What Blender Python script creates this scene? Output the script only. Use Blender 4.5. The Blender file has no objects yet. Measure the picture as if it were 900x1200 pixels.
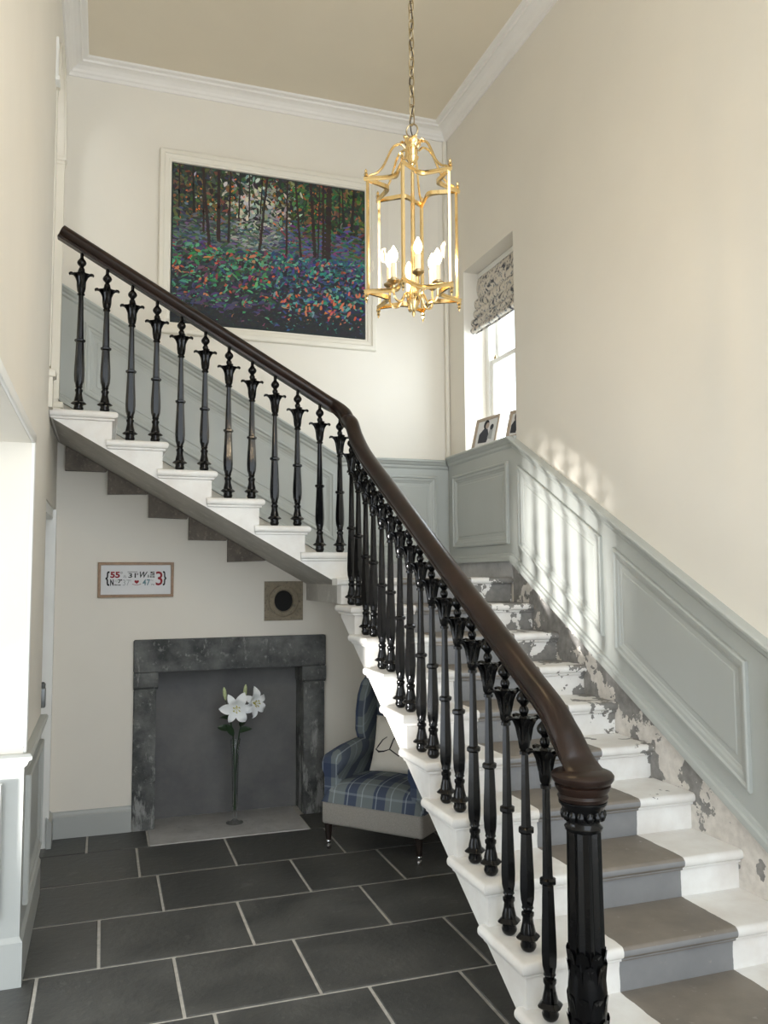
import bpy, bmesh, math, random
from mathutils import Vector, Matrix
random.seed(7)
S = bpy.context.scene
COL = S.collection
PI = math.pi

# ------------------------------------------------------------------ camera
F_PX, YAW, PITCH, ROLL = 962.46, 0.329304, 0.0782245, -0.0057873
cyw, syw, cpt, spt = math.cos(YAW), math.sin(YAW), math.cos(PITCH), math.sin(PITCH)
fw = Vector((syw*cpt, cyw*cpt, spt)); rt = Vector((cyw, -syw, 0)); up = rt.cross(fw)
rt2 = rt*math.cos(ROLL) + up*math.sin(ROLL); up2 = up*math.cos(ROLL) - rt*math.sin(ROLL)
cam = bpy.data.cameras.new('camera'); co = bpy.data.objects.new('camera', cam); COL.objects.link(co)
cam.sensor_fit = 'VERTICAL'; cam.sensor_height = 36.0; cam.sensor_width = 27.0
cam.lens = F_PX/1200.0*36.0; cam.clip_start = 0.05
m4 = Matrix((rt2, up2, -fw)).transposed().to_4x4(); m4.translation = Vector((0, 0, 1.6))
co.matrix_world = m4
S.camera = co

# ------------------------------------------------------------------ light
S.view_settings.view_transform = 'Standard'; S.view_settings.look = 'None'
S.view_settings.gamma = 1.0; S.view_settings.use_curve_mapping = False
S.view_settings.exposure = 0.0
W = bpy.data.worlds.new('daylight'); S.world = W; W.use_nodes = True
W.node_tree.nodes['Background'].inputs[0].default_value = (0.85, 0.925, 1.0, 1)
W.node_tree.nodes['Background'].inputs[1].default_value = 4.0

def lamp(name, kind, loc, aim, energy, color, **kw):
    l = bpy.data.lights.new(name, kind); l.energy = energy; l.color = color
    for k, v in kw.items(): setattr(l, k, v)
    o = bpy.data.objects.new(name, l); COL.objects.link(o); o.location = loc
    if aim is not None:
        o.rotation_euler = (Vector(aim)-Vector(loc)).to_track_quat('-Z', 'Y').to_euler()
    return o
# daylight glinting up off the floor of the side room, through the doorway on the left
lamp('floor_glint_light', 'SPOT', (-3.0, 2.85, 0.12), (2.4, 4.22, 1.52), 3000, (1, 0.98, 0.95),
     spot_size=math.radians(17), spot_blend=0.8, shadow_soft_size=0.15)
# sky light entering through the sash window over the quarter landing
lamp('window_daylight', 'AREA', (2.74, 4.91, 2.93), (0.5, 4.95, 2.75), 17, (0.84, 0.92, 1.0), shape='RECTANGLE', size=0.64, size_y=0.86)
# warm light of the upper landing beyond the arch
lamp('landing_lamp', 'POINT', (-1.1, 4.9, 4.3), None, 1.5, (1, 0.8, 0.55), shadow_soft_size=0.15)

# ------------------------------------------------------------------ materials
def srgb(*c):
    return tuple((x/255/12.92 if x/255 <= 0.04045 else ((x/255+0.055)/1.055)**2.4) for x in c)

class NT:
    def __init__(s, name):
        s.m = bpy.data.materials.new(name); s.m.use_nodes = True
        s.t = s.m.node_tree; s.b = s.t.nodes['Principled BSDF']
        s._pos = None
    def n(s, ty, **kw):
        x = s.t.nodes.new(ty)
        for k, v in kw.items(): setattr(x, k, v)
        return x
    def l(s, a, b): s.t.links.new(a, b)
    def val(s, sock, v):
        if hasattr(v, 'is_output') or isinstance(v, bpy.types.NodeSocket): s.l(v, sock)
        else: sock.default_value = v
    def pos(s):
        if s._pos is None: s._pos = s.n('ShaderNodeTexCoord').outputs['Object']
        return s._pos
    def world(s):
        return s.n('ShaderNodeNewGeometry').outputs['Position']
    def math(s, op, a, b=0.0, c=0.0):
        x = s.n('ShaderNodeMath', operation=op); s.val(x.inputs[0], a); s.val(x.inputs[1], b); s.val(x.inputs[2], c)
        return x.outputs[0]
    def xyz(s, v):
        x = s.n('ShaderNodeSeparateXYZ'); s.l(v, x.inputs[0]); return x.outputs
    def noise(s, vec, scale, detail=4, rough=0.55):
        x = s.n('ShaderNodeTexNoise'); s.l(vec, x.inputs['Vector'])
        x.inputs['Scale'].default_value = scale; x.inputs['Detail'].default_value = detail; x.inputs['Roughness'].default_value = rough
        return x.outputs['Fac']
    def ramp(s, fac, a, b):
        x = s.n('ShaderNodeMapRange'); s.val(x.inputs[0], fac); x.inputs[1].default_value = a; x.inputs[2].default_value = b
        return x.outputs[0]
    def mix(s, f, a, b):
        x = s.n('ShaderNodeMix', data_type='RGBA'); s.val(x.inputs[0], f)
        s.val(x.inputs[6], a if not isinstance(a, tuple) else (*a[:3], 1)); s.val(x.inputs[7], b if not isinstance(b, tuple) else (*b[:3], 1))
        return x.outputs[2]
    def color(s, c):
        s.val(s.b.inputs['Base Color'], (*c[:3], 1) if isinstance(c, tuple) else c)
    def bump(s, h, strength=0.2, dist=0.01):
        x = s.n('ShaderNodeBump'); s.l(h, x.inputs['Height']); x.inputs['Strength'].default_value = strength; x.inputs['Distance'].default_value = dist
        s.l(x.outputs[0], s.b.inputs['Normal'])

def simple(name, c, rough=0.6, metal=0.0, var=0.06, scale=6, bump=0.0, bscale=60, coat=0.0, spec=0.5):
    t = NT(name)
    p = t.world()
    if var:
        f = t.noise(p, scale)
        t.color(t.mix(t.ramp(f, 0.3, 0.7), tuple(x*(1-var) for x in c), tuple(min(1, x*(1+var)) for x in c)))
    else: t.color(c)
    t.b.inputs['Roughness'].default_value = rough; t.b.inputs['Metallic'].default_value = metal
    t.b.inputs['Specular IOR Level'].default_value = spec
    if coat: t.b.inputs['Coat Weight'].default_value = coat
    if bump: t.bump(t.noise(p, bscale, 3), bump, 0.004)
    return t.m

M = {}
M['wall'] = simple('cream_wall_paint', srgb(229, 223, 211), 0.75, var=0.02, scale=2, bump=0.05, bscale=40)
M['ceil'] = simple('ceiling_paint', srgb(222, 211, 190), 0.85, var=0.02, scale=2)
M['cornice'] = simple('cornice_white', srgb(232, 228, 222), 0.7, var=0.02)
M['panel'] = simple('grey_green_panel_paint', srgb(176, 179, 174), 0.42, var=0.03, scale=3)
M['skirt'] = simple('blue_grey_skirting_paint', srgb(173, 175, 171), 0.45, var=0.03, scale=3)
M['white'] = simple('white_gloss_paint', srgb(236, 235, 230), 0.4, var=0.02)
M['cream'] = simple('cream_frame_paint', srgb(226, 220, 206), 0.5, var=0.02)
M['iron'] = simple('black_painted_iron', srgb(11, 11, 12), 0.14, var=0.15, scale=30, bump=0.1, bscale=60, spec=0.3)
M['grout'] = simple('pale_grout', srgb(190, 187, 180), 0.9, var=0.15, scale=25)
M['brass'] = simple('polished_brass', (0.80, 0.60, 0.30), 0.18, 1.0, var=0.08, scale=20)
M['antique'] = simple('antique_brass', (0.42, 0.33, 0.19), 0.32, 1.0, var=0.2, scale=40)
M['ivory'] = simple('ivory_candle_tube', srgb(240, 225, 195), 0.5, var=0.0)
M['oak'] = simple('pale_oak', srgb(150, 120, 92), 0.5, var=0.15, scale=40)
M['mount'] = simple('white_mount_card', srgb(222, 222, 222), 0.8, var=0.0)
M['linen'] = simple('grey_linen', srgb(150, 145, 138), 0.95, var=0.12, scale=160, bump=0.3, bscale=400)
M['darkwood'] = simple('dark_turned_wood', srgb(34, 24, 20), 0.35, var=0.2, scale=30)
M['chrome'] = simple('chrome_castor', (0.75, 0.75, 0.75), 0.15, 1.0, var=0.0)
M['petal'] = simple('white_lily_petal', srgb(244, 246, 246), 0.5, var=0.02, scale=60)
M['green'] = simple('lily_leaf_green', srgb(40, 60, 36), 0.45, var=0.2, scale=60)
M['bud'] = simple('pale_green_bud', srgb(190, 200, 150), 0.5, var=0.15, scale=80)
M['stamen'] = simple('yellow_stamen', srgb(190, 180, 60), 0.6, var=0.0)
M['cord'] = simple('dark_flex', srgb(60, 48, 34), 0.6, var=0.0)
M['black'] = simple('black_print', srgb(26, 26, 28), 0.8, var=0.0)
M['red'] = simple('deep_red_print', srgb(140, 30, 40), 0.8, var=0.0)
M['teal'] = simple('teal_grey_print', srgb(104, 134, 142), 0.8, var=0.0)
M['greyp'] = simple('pale_grey_print', srgb(170, 172, 172), 0.8, var=0.0)
M['steel'] = simple('grey_steel', srgb(110, 112, 112), 0.4, 0.6, var=0.1)

def m_wood():
    t = NT('dark_mahogany_rail'); p = t.world()
    f = t.noise(p, 9, 6, 0.65)
    t.color(t.mix(t.ramp(f, 0.3, 0.75), srgb(24, 16, 13), srgb(48, 32, 25)))
    t.b.inputs['Roughness'].default_value = 0.33; t.b.inputs['Specular IOR Level'].default_value = 0.35
    return t.m
M['wood'] = m_wood()

def m_slate():
    t = NT('dark_slate'); p = t.world()
    info = t.n('ShaderNodeObjectInfo').outputs['Random']
    a = t.noise(p, 3.2, 6, 0.65); b = t.noise(p, 22, 5, 0.6)
    base = t.mix(t.ramp(a, 0.3, 0.72), srgb(62, 63, 62), srgb(100, 100, 97))
    st = t.n('ShaderNodeMapping'); t.l(p, st.inputs[0]); st.inputs['Scale'].default_value = (1.0, 2.2, 1.0); st.inputs['Rotation'].default_value = (0, 0, 0.6)
    sc = t.noise(st.outputs[0], 11, 8, 0.75)
    base = t.mix(t.ramp(b, 0.62, 0.85), base, srgb(124, 124, 120))
    base = t.mix(t.math('MULTIPLY', t.ramp(t.math('MULTIPLY', sc, t.ramp(a, 0.35, 0.75)), 0.36, 0.5), 0.5), base, srgb(140, 140, 136))
    base = t.mix(t.math('MULTIPLY', info, 0.28), base, srgb(52, 53, 52))
    t.color(base); t.b.inputs['Roughness'].default_value = 0.42
    t.val(t.b.inputs['Roughness'], t.ramp(a, -0.4, 1.6))
    t.bump(t.math('ADD', t.math('MULTIPLY', a, 0.6), t.math('MULTIPLY', b, 0.7)), 0.45, 0.01)
    return t.m
M['slate'] = m_slate()

def m_step():
    # white paint, worn bare in the middle of the lower flight, flaking towards the wall
    t = NT('painted_stone_step'); p = t.world(); x, y, z = t.xyz(p)[0:3]
    wob = t.math('MULTIPLY', t.math('SUBTRACT', t.noise(p, 9, 4), 0.5), 0.02)
    xx = t.math('ADD', x, wob)
    run = t.math('MULTIPLY', t.math('MULTIPLY', t.math('GREATER_THAN', xx, 1.665), t.math('LESS_THAN', xx, 2.135)), t.math('LESS_THAN', y, 4.66))
    n1 = t.noise(p, 5, 6, 0.6); n2 = t.noise(p, 30, 4)
    n3 = t.noise(p, 8.5, 5, 0.6)
    white = t.mix(t.ramp(n1, 0.35, 0.75), srgb(236, 235, 231), srgb(216, 210, 203))
    bare = t.mix(t.ramp(n1, 0.3, 0.7), srgb(134, 126, 116), srgb(114, 107, 99))
    nz = t.xyz(t.n('ShaderNodeNewGeometry').outputs['True Normal'])[2]
    bare = t.mix(t.math('LESS_THAN', t.math('ABSOLUTE', nz), 0.3), bare, t.mix(t.ramp(n1, 0.3, 0.7), srgb(138, 138, 138), srgb(124, 124, 125)))
    bare = t.mix(t.ramp(n2, 0.66, 0.8), bare, srgb(158, 153, 146))
    grey = t.mix(t.ramp(n2, 0.3, 0.7), srgb(118, 116, 112), srgb(140, 137, 132))
    near = t.math('MULTIPLY', t.ramp(x, 1.95, 2.36), t.ramp(z, 0.25, 1.05))
    thr = t.math('SUBTRACT', 0.80, t.math('MULTIPLY', near, 0.36))
    chip = t.math('MULTIPLY', t.math('GREATER_THAN', n3, thr), t.math('LESS_THAN', y, 5.0))
    c = t.mix(run, white, bare); c = t.mix(chip, c, grey)
    t.color(c)
    t.b.inputs['Roughness'].default_value = 0.55
    t.bump(t.math('SUBTRACT', t.math('MULTIPLY', n2, 0.3), chip), 0.3, 0.004)
    return t.m
M['step'] = m_step()

def mottled(name, c1, c2, c3, s1=4, s2=18, thr=(0.55, 0.7), rough=0.85, bump=0.4, wash=None):
    t = NT(name); p = t.world()
    a = t.noise(p, s1, 6, 0.65); b = t.noise(p, s2, 5, 0.65)
    c = t.mix(t.ramp(a, 0.35, 0.7), c1, c2); c = t.mix(t.ramp(b, *thr), c, c3)
    if wash:
        st = t.n('ShaderNodeMapping'); t.l(p, st.inputs[0]); st.inputs['Scale'].default_value = (1.0, 1.0, 0.3)
        w_ = t.noise(st.outputs[0], 14, 6, 0.7); zz = t.xyz(p)[2]
        c = t.mix(t.math('MULTIPLY', t.ramp(t.math('SUBTRACT', w_, t.math('MULTIPLY', t.ramp(zz, 0.1, 0.75), 0.16)), 0.46, 0.56), 0.75), c, wash)
    t.color(c); t.b.inputs['Roughness'].default_value = rough
    t.bump(t.math('ADD', a, t.math('MULTIPLY', b, 0.5)), bump, 0.01)
    return t.m
M['soffit'] = mottled('bare_grey_stone', srgb(196, 192, 184), srgb(172, 168, 160), srgb(206, 202, 194), 3, 14)
M['rough'] = mottled('rough_dark_stone', srgb(128, 119, 108), srgb(100, 93, 85), srgb(146, 136, 126), 9, 40, bump=0.9)
M['mantel'] = mottled('weathered_dark_stone', srgb(62, 64, 64), srgb(120, 121, 119), srgb(158, 159, 156), 5, 26, (0.58, 0.8), bump=0.6, wash=srgb(168, 168, 165))
M['back'] = mottled('slate_fireback', srgb(96, 96, 97), srgb(120, 119, 117), srgb(138, 137, 135), 2.2, 30, (0.68, 0.8), bump=0.15)
M['lime'] = mottled('limewashed_stone', srgb(196, 195, 194), srgb(172, 171, 170), srgb(130, 129, 127), 6, 30, (0.6, 0.78), bump=0.4)
M['flue'] = mottled('buff_sandstone', srgb(150, 138, 118), srgb(126, 116, 98), srgb(104, 96, 84), 14, 50, bump=0.5)
M['near_black'] = simple('near_black_stone', srgb(30, 29, 28), 0.95, var=0.2)

def m_plaster():
    t = NT('peeling_plaster'); p = t.world()
    a = t.noise(p, 5.5, 6, 0.6); b = t.noise(p, 26, 5)
    y = t.xyz(p)[1]
    grey = t.mix(t.ramp(b, 0.35, 0.7), srgb(126, 124, 121), srgb(152, 149, 145))
    white = t.mix(t.ramp(b, 0.35, 0.7), srgb(222, 216, 208), srgb(200, 194, 186))
    thr = t.math('ADD', 0.34, t.math('MULTIPLY', t.ramp(y, 2.5, 3.5), 0.22))
    f = t.math('GREATER_THAN', a, thr)
    t.color(t.mix(f, grey, white)); t.b.inputs['Roughness'].default_value = 0.9
    t.bump(t.math('ADD', f, t.math('MULTIPLY', b, 0.4)), 0.5, 0.006)
    return t.m
M['plaster'] = m_plaster()

def m_tartan():
    t = NT('blue_tartan_wool'); x, y, z = t.xyz(t.pos())[0:3]
    def bands(c, per, off, w):
        f = t.math('FRACT', t.math('ADD', t.math('DIVIDE', c, per), off+10))
        return t.math('LESS_THAN', t.math('ABSOLUTE', t.math('SUBTRACT', f, 0.5)), w/2)
    d = t.math('SUBTRACT', z, y)
    a = t.mix(t.math('MULTIPLY', bands(x, 0.19, 0.2, 0.42), 0.8), srgb(112, 120, 122), srgb(52, 64, 92))
    a = t.mix(t.math('MULTIPLY', bands(d, 0.19, 0.1, 0.42), 0.6), a, srgb(38, 50, 80))
    a = t.mix(t.math('MULTIPLY', bands(x, 0.095, 0.1, 0.07), 0.45), a, srgb(180, 190, 195))
    a = t.mix(t.math('MULTIPLY', bands(d, 0.19, 0.6, 0.05), 0.22), a, srgb(180, 190, 195))
    t.color(a); t.b.inputs['Roughness'].default_value = 0.95
    t.bump(t.noise(t.pos(), 300, 2), 0.25, 0.003)
    return t.m
M['tartan'] = m_tartan()

def m_floral():
    t = NT('floral_blind_fabric'); p = t.world()
    a = t.noise(p, 30, 5, 0.7); b = t.noise(p, 46, 3)
    c = t.mix(t.ramp(a, 0.53, 0.58), srgb(214, 206, 194), srgb(74, 76, 84))
    c = t.mix(t.ramp(b, 0.6, 0.64), c, srgb(120, 128, 140))
    t.color(c); t.b.inputs['Roughness'].default_value = 0.9
    return t.m
M['floral'] = m_floral()

def m_glass(name, alpha=0.07, col=(1, 1, 1)):
    t = NT(name); t.t.nodes.remove(t.b)
    out = t.t.nodes['Material Output']
    tr = t.n('ShaderNodeBsdfTransparent'); tr.inputs[0].default_value = (*col, 1)
    gl = t.n('ShaderNodeBsdfGlossy'); gl.inputs['Roughness'].default_value = 0.03
    mx = t.n('ShaderNodeMixShader')
    fr = t.n('ShaderNodeFresnel'); fr.inputs[0].default_value = 1.45
    t.l(t.math('MULTIPLY', fr.outputs[0], alpha*14), mx.inputs[0])
    t.l(tr.outputs[0], mx.inputs[1]); t.l(gl.outputs[0], mx.inputs[2]); t.l(mx.outputs[0], out.inputs[0])
    return t.m
M['glass'] = m_glass('clear_glass', 0.02, (0.97, 0.98, 0.98))
M['vase'] = m_glass('vase_glass', 0.045, (0.975, 0.985, 0.98))
M['lglass'] = m_glass('thin_lantern_glass', 0.0012, (0.99, 0.99, 0.99))

def m_emit(name, col, s):
    t = NT(name); t.color(col); t.b.inputs['Emission Color'].default_value = (*col, 1); t.b.inputs['Emission Strength'].default_value = s
    return t.m
M['bulb'] = m_emit('lit_bulb', (1.0, 0.86, 0.62), 9)

def m_paint():
    t = NT('oil_paint_strokes')
    a = t.n('ShaderNodeVertexColor', layer_name='Col')
    t.l(a.outputs[0], t.b.inputs['Base Color']); t.b.inputs['Roughness'].default_value = 0.6
    return t.m
M['paint'] = m_paint()
M['underpaint'] = simple('dark_underpaint', srgb(30, 42, 42), 0.6, var=0.3, scale=8)

# ------------------------------------------------------------------ mesh helpers
class MB:
    def __init__(s): s.v = []; s.f = []; s.mi = []; s.sm = []
    def add(s, verts, faces, mi=0, smooth=False):
        o = len(s.v); s.v += [tuple(v) for v in verts]
        for f in faces: s.f.append([i+o for i in f]); s.mi.append(mi); s.sm.append(smooth)
    def box(s, x0, x1, y0, y1, z0, z1, mi=0):
        s.add([(x0,y0,z0),(x1,y0,z0),(x1,y1,z0),(x0,y1,z0),(x0,y0,z1),(x1,y0,z1),(x1,y1,z1),(x0,y1,z1)],
              [(0,3,2,1),(4,5,6,7),(0,1,5,4),(1,2,6,5),(2,3,7,6),(3,0,4,7)], mi)
    def rbox(s, x0, x1, y0, y1, z0, z1, r=0.01, seg=2, sel=None, mi=0, smooth=True):
        bm = bmesh.new(); bmesh.ops.create_cube(bm, size=1)
        for v in bm.verts:
            v.co = Vector(((x0+x1)/2+v.co.x*(x1-x0), (y0+y1)/2+v.co.y*(y1-y0), (z0+z1)/2+v.co.z*(z1-z0)))
        ed = [e for e in bm.edges if sel is None or sel((e.verts[0].co+e.verts[1].co)/2)]
        bmesh.ops.bevel(bm, geom=ed, offset=r, segments=seg, profile=0.5, affect='EDGES', clamp_overlap=True)
        bm.verts.index_update()
        s.add([v.co[:] for v in bm.verts], [[v.index for v in f.verts] for f in bm.faces], mi, smooth); bm.free()
    def prism(s, poly, d0, d1, mp, mi=0, smooth=False):
        n = len(poly)
        s.add([mp(a, b, d0) for a, b in poly]+[mp(a, b, d1) for a, b in poly],
              [list(range(n))[::-1], [n+i for i in range(n)]]+[(i, (i+1) % n, n+(i+1) % n, n+i) for i in range(n)], mi, smooth)
    def lathe(s, prof, c=(0,0,0), seg=14, mod=None, mi=0, smooth=True, caps=True):
        vs = []; fs = []
        for z, r in prof:
            for i in range(seg):
                a = 2*PI*i/seg; rr = r*(mod(z, a) if mod else 1)
                vs.append((c[0]+rr*math.cos(a), c[1]+rr*math.sin(a), c[2]+z))
        for j in range(len(prof)-1):
            for i in range(seg):
                k = (i+1) % seg
                fs.append((j*seg+i, j*seg+k, (j+1)*seg+k, (j+1)*seg+i))
        if caps:
            fs.append(list(range(seg))[::-1]); fs.append([(len(prof)-1)*seg+i for i in range(seg)])
        s.add(vs, fs, mi, smooth)
    def tube(s, pts, r, seg=8, mi=0, closed=False, caps=True):
        pts = [Vector(p) for p in pts]; n = len(pts); vs = []; fs = []
        rr = r if isinstance(r, (list, tuple)) else [r]*n
        nrm = None
        for i, p in enumerate(pts):
            a = pts[(i-1) % n] if (closed or i > 0) else p; b = pts[(i+1) % n] if (closed or i < n-1) else p
            t = (b-a).normalized()
            if nrm is None:
                nrm = t.orthogonal().normalized()
            nrm = (nrm-t*nrm.dot(t)).normalized(); bi = t.cross(nrm)
            for k in range(seg):
                an = 2*PI*k/seg; vs.append((p+(nrm*math.cos(an)+bi*math.sin(an))*rr[i])[:])
        m = n if closed else n-1
        for i in range(m):
            j = (i+1) % n
            for k in range(seg):
                l = (k+1) % seg; fs.append((i*seg+k, i*seg+l, j*seg+l, j*seg+k))
        if not closed and caps:
            fs.append(list(range(seg))[::-1]); fs.append([(n-1)*seg+k for k in range(seg)])
        s.add(vs, fs, mi, True)
    def sweep(s, pts, prof, mi=0, smooth=True, side=None, scl=None, sclv=None):
        # profile (a across, b up) carried along a path; across stays horizontal
        pts = [Vector(p) for p in pts]; n = len(pts); m = len(prof); vs = []; fs = []
        for i, p in enumerate(pts):
            t = (pts[min(i+1, n-1)]-pts[max(i-1, 0)]).normalized()
            sd = side[i] if side else Vector((t.y, -t.x, 0)).normalized()
            u = sd.cross(t).normalized()
            if u.z < 0: u = -u
            k_ = scl(p) if scl else 1.0
            for a, b in prof: vs.append((p+sd*a*k_+u*b*(sclv(p) if sclv else 1.0))[:])
        for i in range(n-1):
            for k in range(m):
                l = (k+1) % m; fs.append((i*m+k, i*m+l, (i+1)*m+l, (i+1)*m+k))
        fs.append(list(range(m))[::-1]); fs.append([(n-1)*m+k for k in range(m)])
        s.add(vs, fs, mi, smooth)
    def grid(s, fn, nu, nv, mi=0, smooth=True):
        vs = [fn(i/nu, j/nv) for j in range(nv+1) for i in range(nu+1)]
        s.add(vs, [(j*(nu+1)+i, j*(nu+1)+i+1, (j+1)*(nu+1)+i+1, (j+1)*(nu+1)+i) for j in range(nv) for i in range(nu)], mi, smooth)
    def build(s, name, mat, parent=None, org=None, world=True):
        me = bpy.data.meshes.new(name)
        off = Vector((0, 0, 0))
        if world:
            off = wloc(parent) if parent else Vector((0, 0, 0))
        if org is not None: off = off+Vector(org) if not parent else Vector(org)
        me.from_pydata([(v[0]-off.x, v[1]-off.y, v[2]-off.z) for v in s.v], [], s.f)
        for p, i, sm in zip(me.polygons, s.mi, s.sm): p.material_index = i; p.use_smooth = sm
        for mt in (mat if isinstance(mat, (list, tuple)) else [mat]): me.materials.append(M[mt])
        bm = bmesh.new(); bm.from_mesh(me); bmesh.ops.recalc_face_normals(bm, faces=bm.faces); bm.to_mesh(me); bm.free()
        if any(s.sm): me.set_sharp_from_angle(angle=math.radians(40))
        o = bpy.data.objects.new(name, me); COL.objects.link(o)
        if parent: o.parent = parent
        if org is not None:
            o.location = Vector(org)-(wloc(parent) if parent else Vector((0, 0, 0)))
        return o

def wloc(o):
    v = Vector((0, 0, 0))
    while o: v = v+o.location; o = o.parent
    return v
def thing(name, label, cat, loc, rotz=0.0, group=None):
    o = bpy.data.objects.new(name, None); COL.objects.link(o); o.location = loc; o.rotation_euler[2] = rotz
    o.empty_display_size = 0.1
    o['label'] = label; o['category'] = cat
    if group: o['group'] = group
    return o
def tag(o, label, cat, group=None):
    o['label'] = label; o['category'] = cat
    if group: o['group'] = group
    return o
def struct(o, label=None, cat=None):
    o['kind'] = 'structure'
    if label: o['label'] = label
    if cat: o['category'] = cat
    return o
def root(name, label, cat, loc=(0, 0, 0)):
    o = bpy.data.objects.new(name, None); COL.objects.link(o); o.location = loc; o.empty_display_size = 0.1
    return struct(o, label, cat)
def share(o, name, parent, loc):
    c = bpy.data.objects.new(name, o.data); COL.objects.link(c); c.parent = parent; c.location = loc
    return c

def run_mould(mb, path, prof, mp, m0=0, m1=0, mi=0, closed_prof=True, smooth=False):
    # profile (dz, out) along a path of (s, z); m0/m1 mitre the ends by the outset
    vs = []; n = len(path); m = len(prof)
    for i, (s_, z_) in enumerate(path):
        for dz, o in prof:
            sh = m0*o if i == 0 else (m1*o if i == n-1 else 0)
            vs.append(mp(s_+sh, o, z_+dz))
    fs = []
    for i in range(n-1):
        for k in range(m if closed_prof else m-1):
            l = (k+1) % m; fs.append((i*m+k, i*m+l, (i+1)*m+l, (i+1)*m+k))
    fs.append(list(range(m))); fs.append([(n-1)*m+k for k in range(m)][::-1])
    mb.add(vs, fs, mi, smooth)

def inset(poly, d):
    n = len(poly); area = sum(poly[i][0]*poly[(i+1) % n][1]-poly[(i+1) % n][0]*poly[i][1] for i in range(n))
    sg = 1 if area > 0 else -1; L = []
    for i in range(n):
        a, b = poly[i], poly[(i+1) % n]; dx, dy = b[0]-a[0], b[1]-a[1]; ln = math.hypot(dx, dy)
        nx, ny = -dy/ln*sg, dx/ln*sg
        L.append(((a[0]+nx*d, a[1]+ny*d), (dx, dy)))
    out = []
    for i in range(n):
        (p, u), (q, w) = L[i-1], L[i]
        den = u[0]*w[1]-u[1]*w[0]; t = ((q[0]-p[0])*w[1]-(q[1]-p[1])*w[0])/den
        out.append((p[0]+u[0]*t, p[1]+u[1]*t))
    return out
RINGP = [(0, 0), (0, 0.016), (0.006, 0.021), (0.014, 0.021), (0.02, 0.013), (0.034, 0.011), (0.042, 0.005), (0.05, 0.003), (0.054, 0.0)]
def ring(mb, poly, prof, mp, mi=0):
    n = len(poly); m = len(prof); vs = []
    for ins, o in prof:
        for a, b in (inset(poly, ins) if ins else poly): vs.append(mp(a, o, b))
    mb.add(vs, [(k*n+i, k*n+(i+1) % n, (k+1)*n+(i+1) % n, (k+1)*n+i) for k in range(m-1) for i in range(n)], mi)

# ------------------------------------------------------------------ dimensions
XW, YB, XL, ZC = 2.424, 5.58, -0.29, 5.0       # right wall, back wall, left wall, ceiling
Y0 = -1.2
# stairs
R_, G_, N0, SX = 0.15344, 0.271, 2.157, 1.284
zs = lambda k: 0.056+R_*k
ny = lambda k: N0+G_*(k-1)
YU = 4.685
nx = lambda k: 1.150-0.272*(k-12)
zt_r = lambda y: 2.47 if y > 4.56 else 2.47-0.553*(4.56-y)
zb_r = lambda y: 1.69 if y > 4.58 else 1.69-0.556*(4.58-y)
zt_b = lambda x: 2.45 if x > 1.57 else 2.45+0.56*(1.57-x)
zb_b = lambda x: 1.69 if x > 1.57 else 1.69+0.56*(1.57-x)

# ------------------------------------------------------------------ floor of slate flags
b = MB(); b.box(-3.6, XW, Y0, YB+0.3, -0.06, -0.004)
floor = struct(b.build('floor', 'grout'), 'dark slate flagstone floor with pale mortar joints', 'floor')
rows = {2.69: [-0.85, -0.2, 0.42, 1.02, 1.405], 3.20: [-0.75, -0.22, 0.315, 0.83, 1.55], 3.71: [-0.65, 0.015, 0.66, 1.295, 1.95],
        4.22: [-0.42, 0.31, 1.04, 1.555, 2.1], 4.73: [-0.5, 0.22, 0.74, 1.37, 2.0], 5.235: [-0.06, 0.295, 1.283, 1.9],
        2.18: [-0.6, 0.05, 0.7, 1.2], 1.67: [-0.75, -0.1, 0.5, 1.1], 1.16: [-0.5, 0.2, 0.8, 1.4], 0.65: [-0.8, -0.1, 0.5, 1.15]}
ys = sorted(rows)
for y in ys:
    y1 = 5.58 if y > 5.2 else y+0.508
    xs = [-1.3]+rows[y]+[XW-0.01]
    for a, c in zip(xs[:-1], xs[1:]):
        if y > 5.2 and abs(a-0.295) < 0.01: continue
        h = 0.0062
        t = MB(); t.rbox(a+h, c-h, y+h*0.9, y1-h*0.9, -0.012, random.uniform(-0.0005, 0.0008), 0.004, 1, sel=lambda m: m.z > -0.004, smooth=False)
        t.build('slate_tile', 'slate', floor)

# ------------------------------------------------------------------ walls and ceiling
# back wall with the fireplace recess
FX0, FX1, FZ = 0.21, 1.455, 1.195
b = MB(); T = 0.35
b.box(-0.8, FX0, YB, YB+T, 0, ZC); b.box(FX1, XW+0.4, YB, YB+T, 0, ZC); b.box(FX0, FX1, YB, YB+T, FZ, ZC)
struct(b.build('wall_back', 'wall'), 'cream painted back wall behind the upper flight and fireplace', 'wall')
# right wall with the window opening
WY0, WY1, WZ0, WZ1 = 4.53, 5.29, 2.44, 3.79
b = MB(); X1 = XW+0.34
b.box(XW, X1, Y0, WY0, 0, ZC); b.box(XW, X1, WY1, YB, 0, ZC); b.box(XW, X1, WY0, WY1, 0, WZ0); b.box(XW, X1, WY0, WY1, WZ1, ZC)
struct(b.build('wall_right', 'wall'), 'tall cream painted wall beside the lower flight', 'wall')
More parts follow.
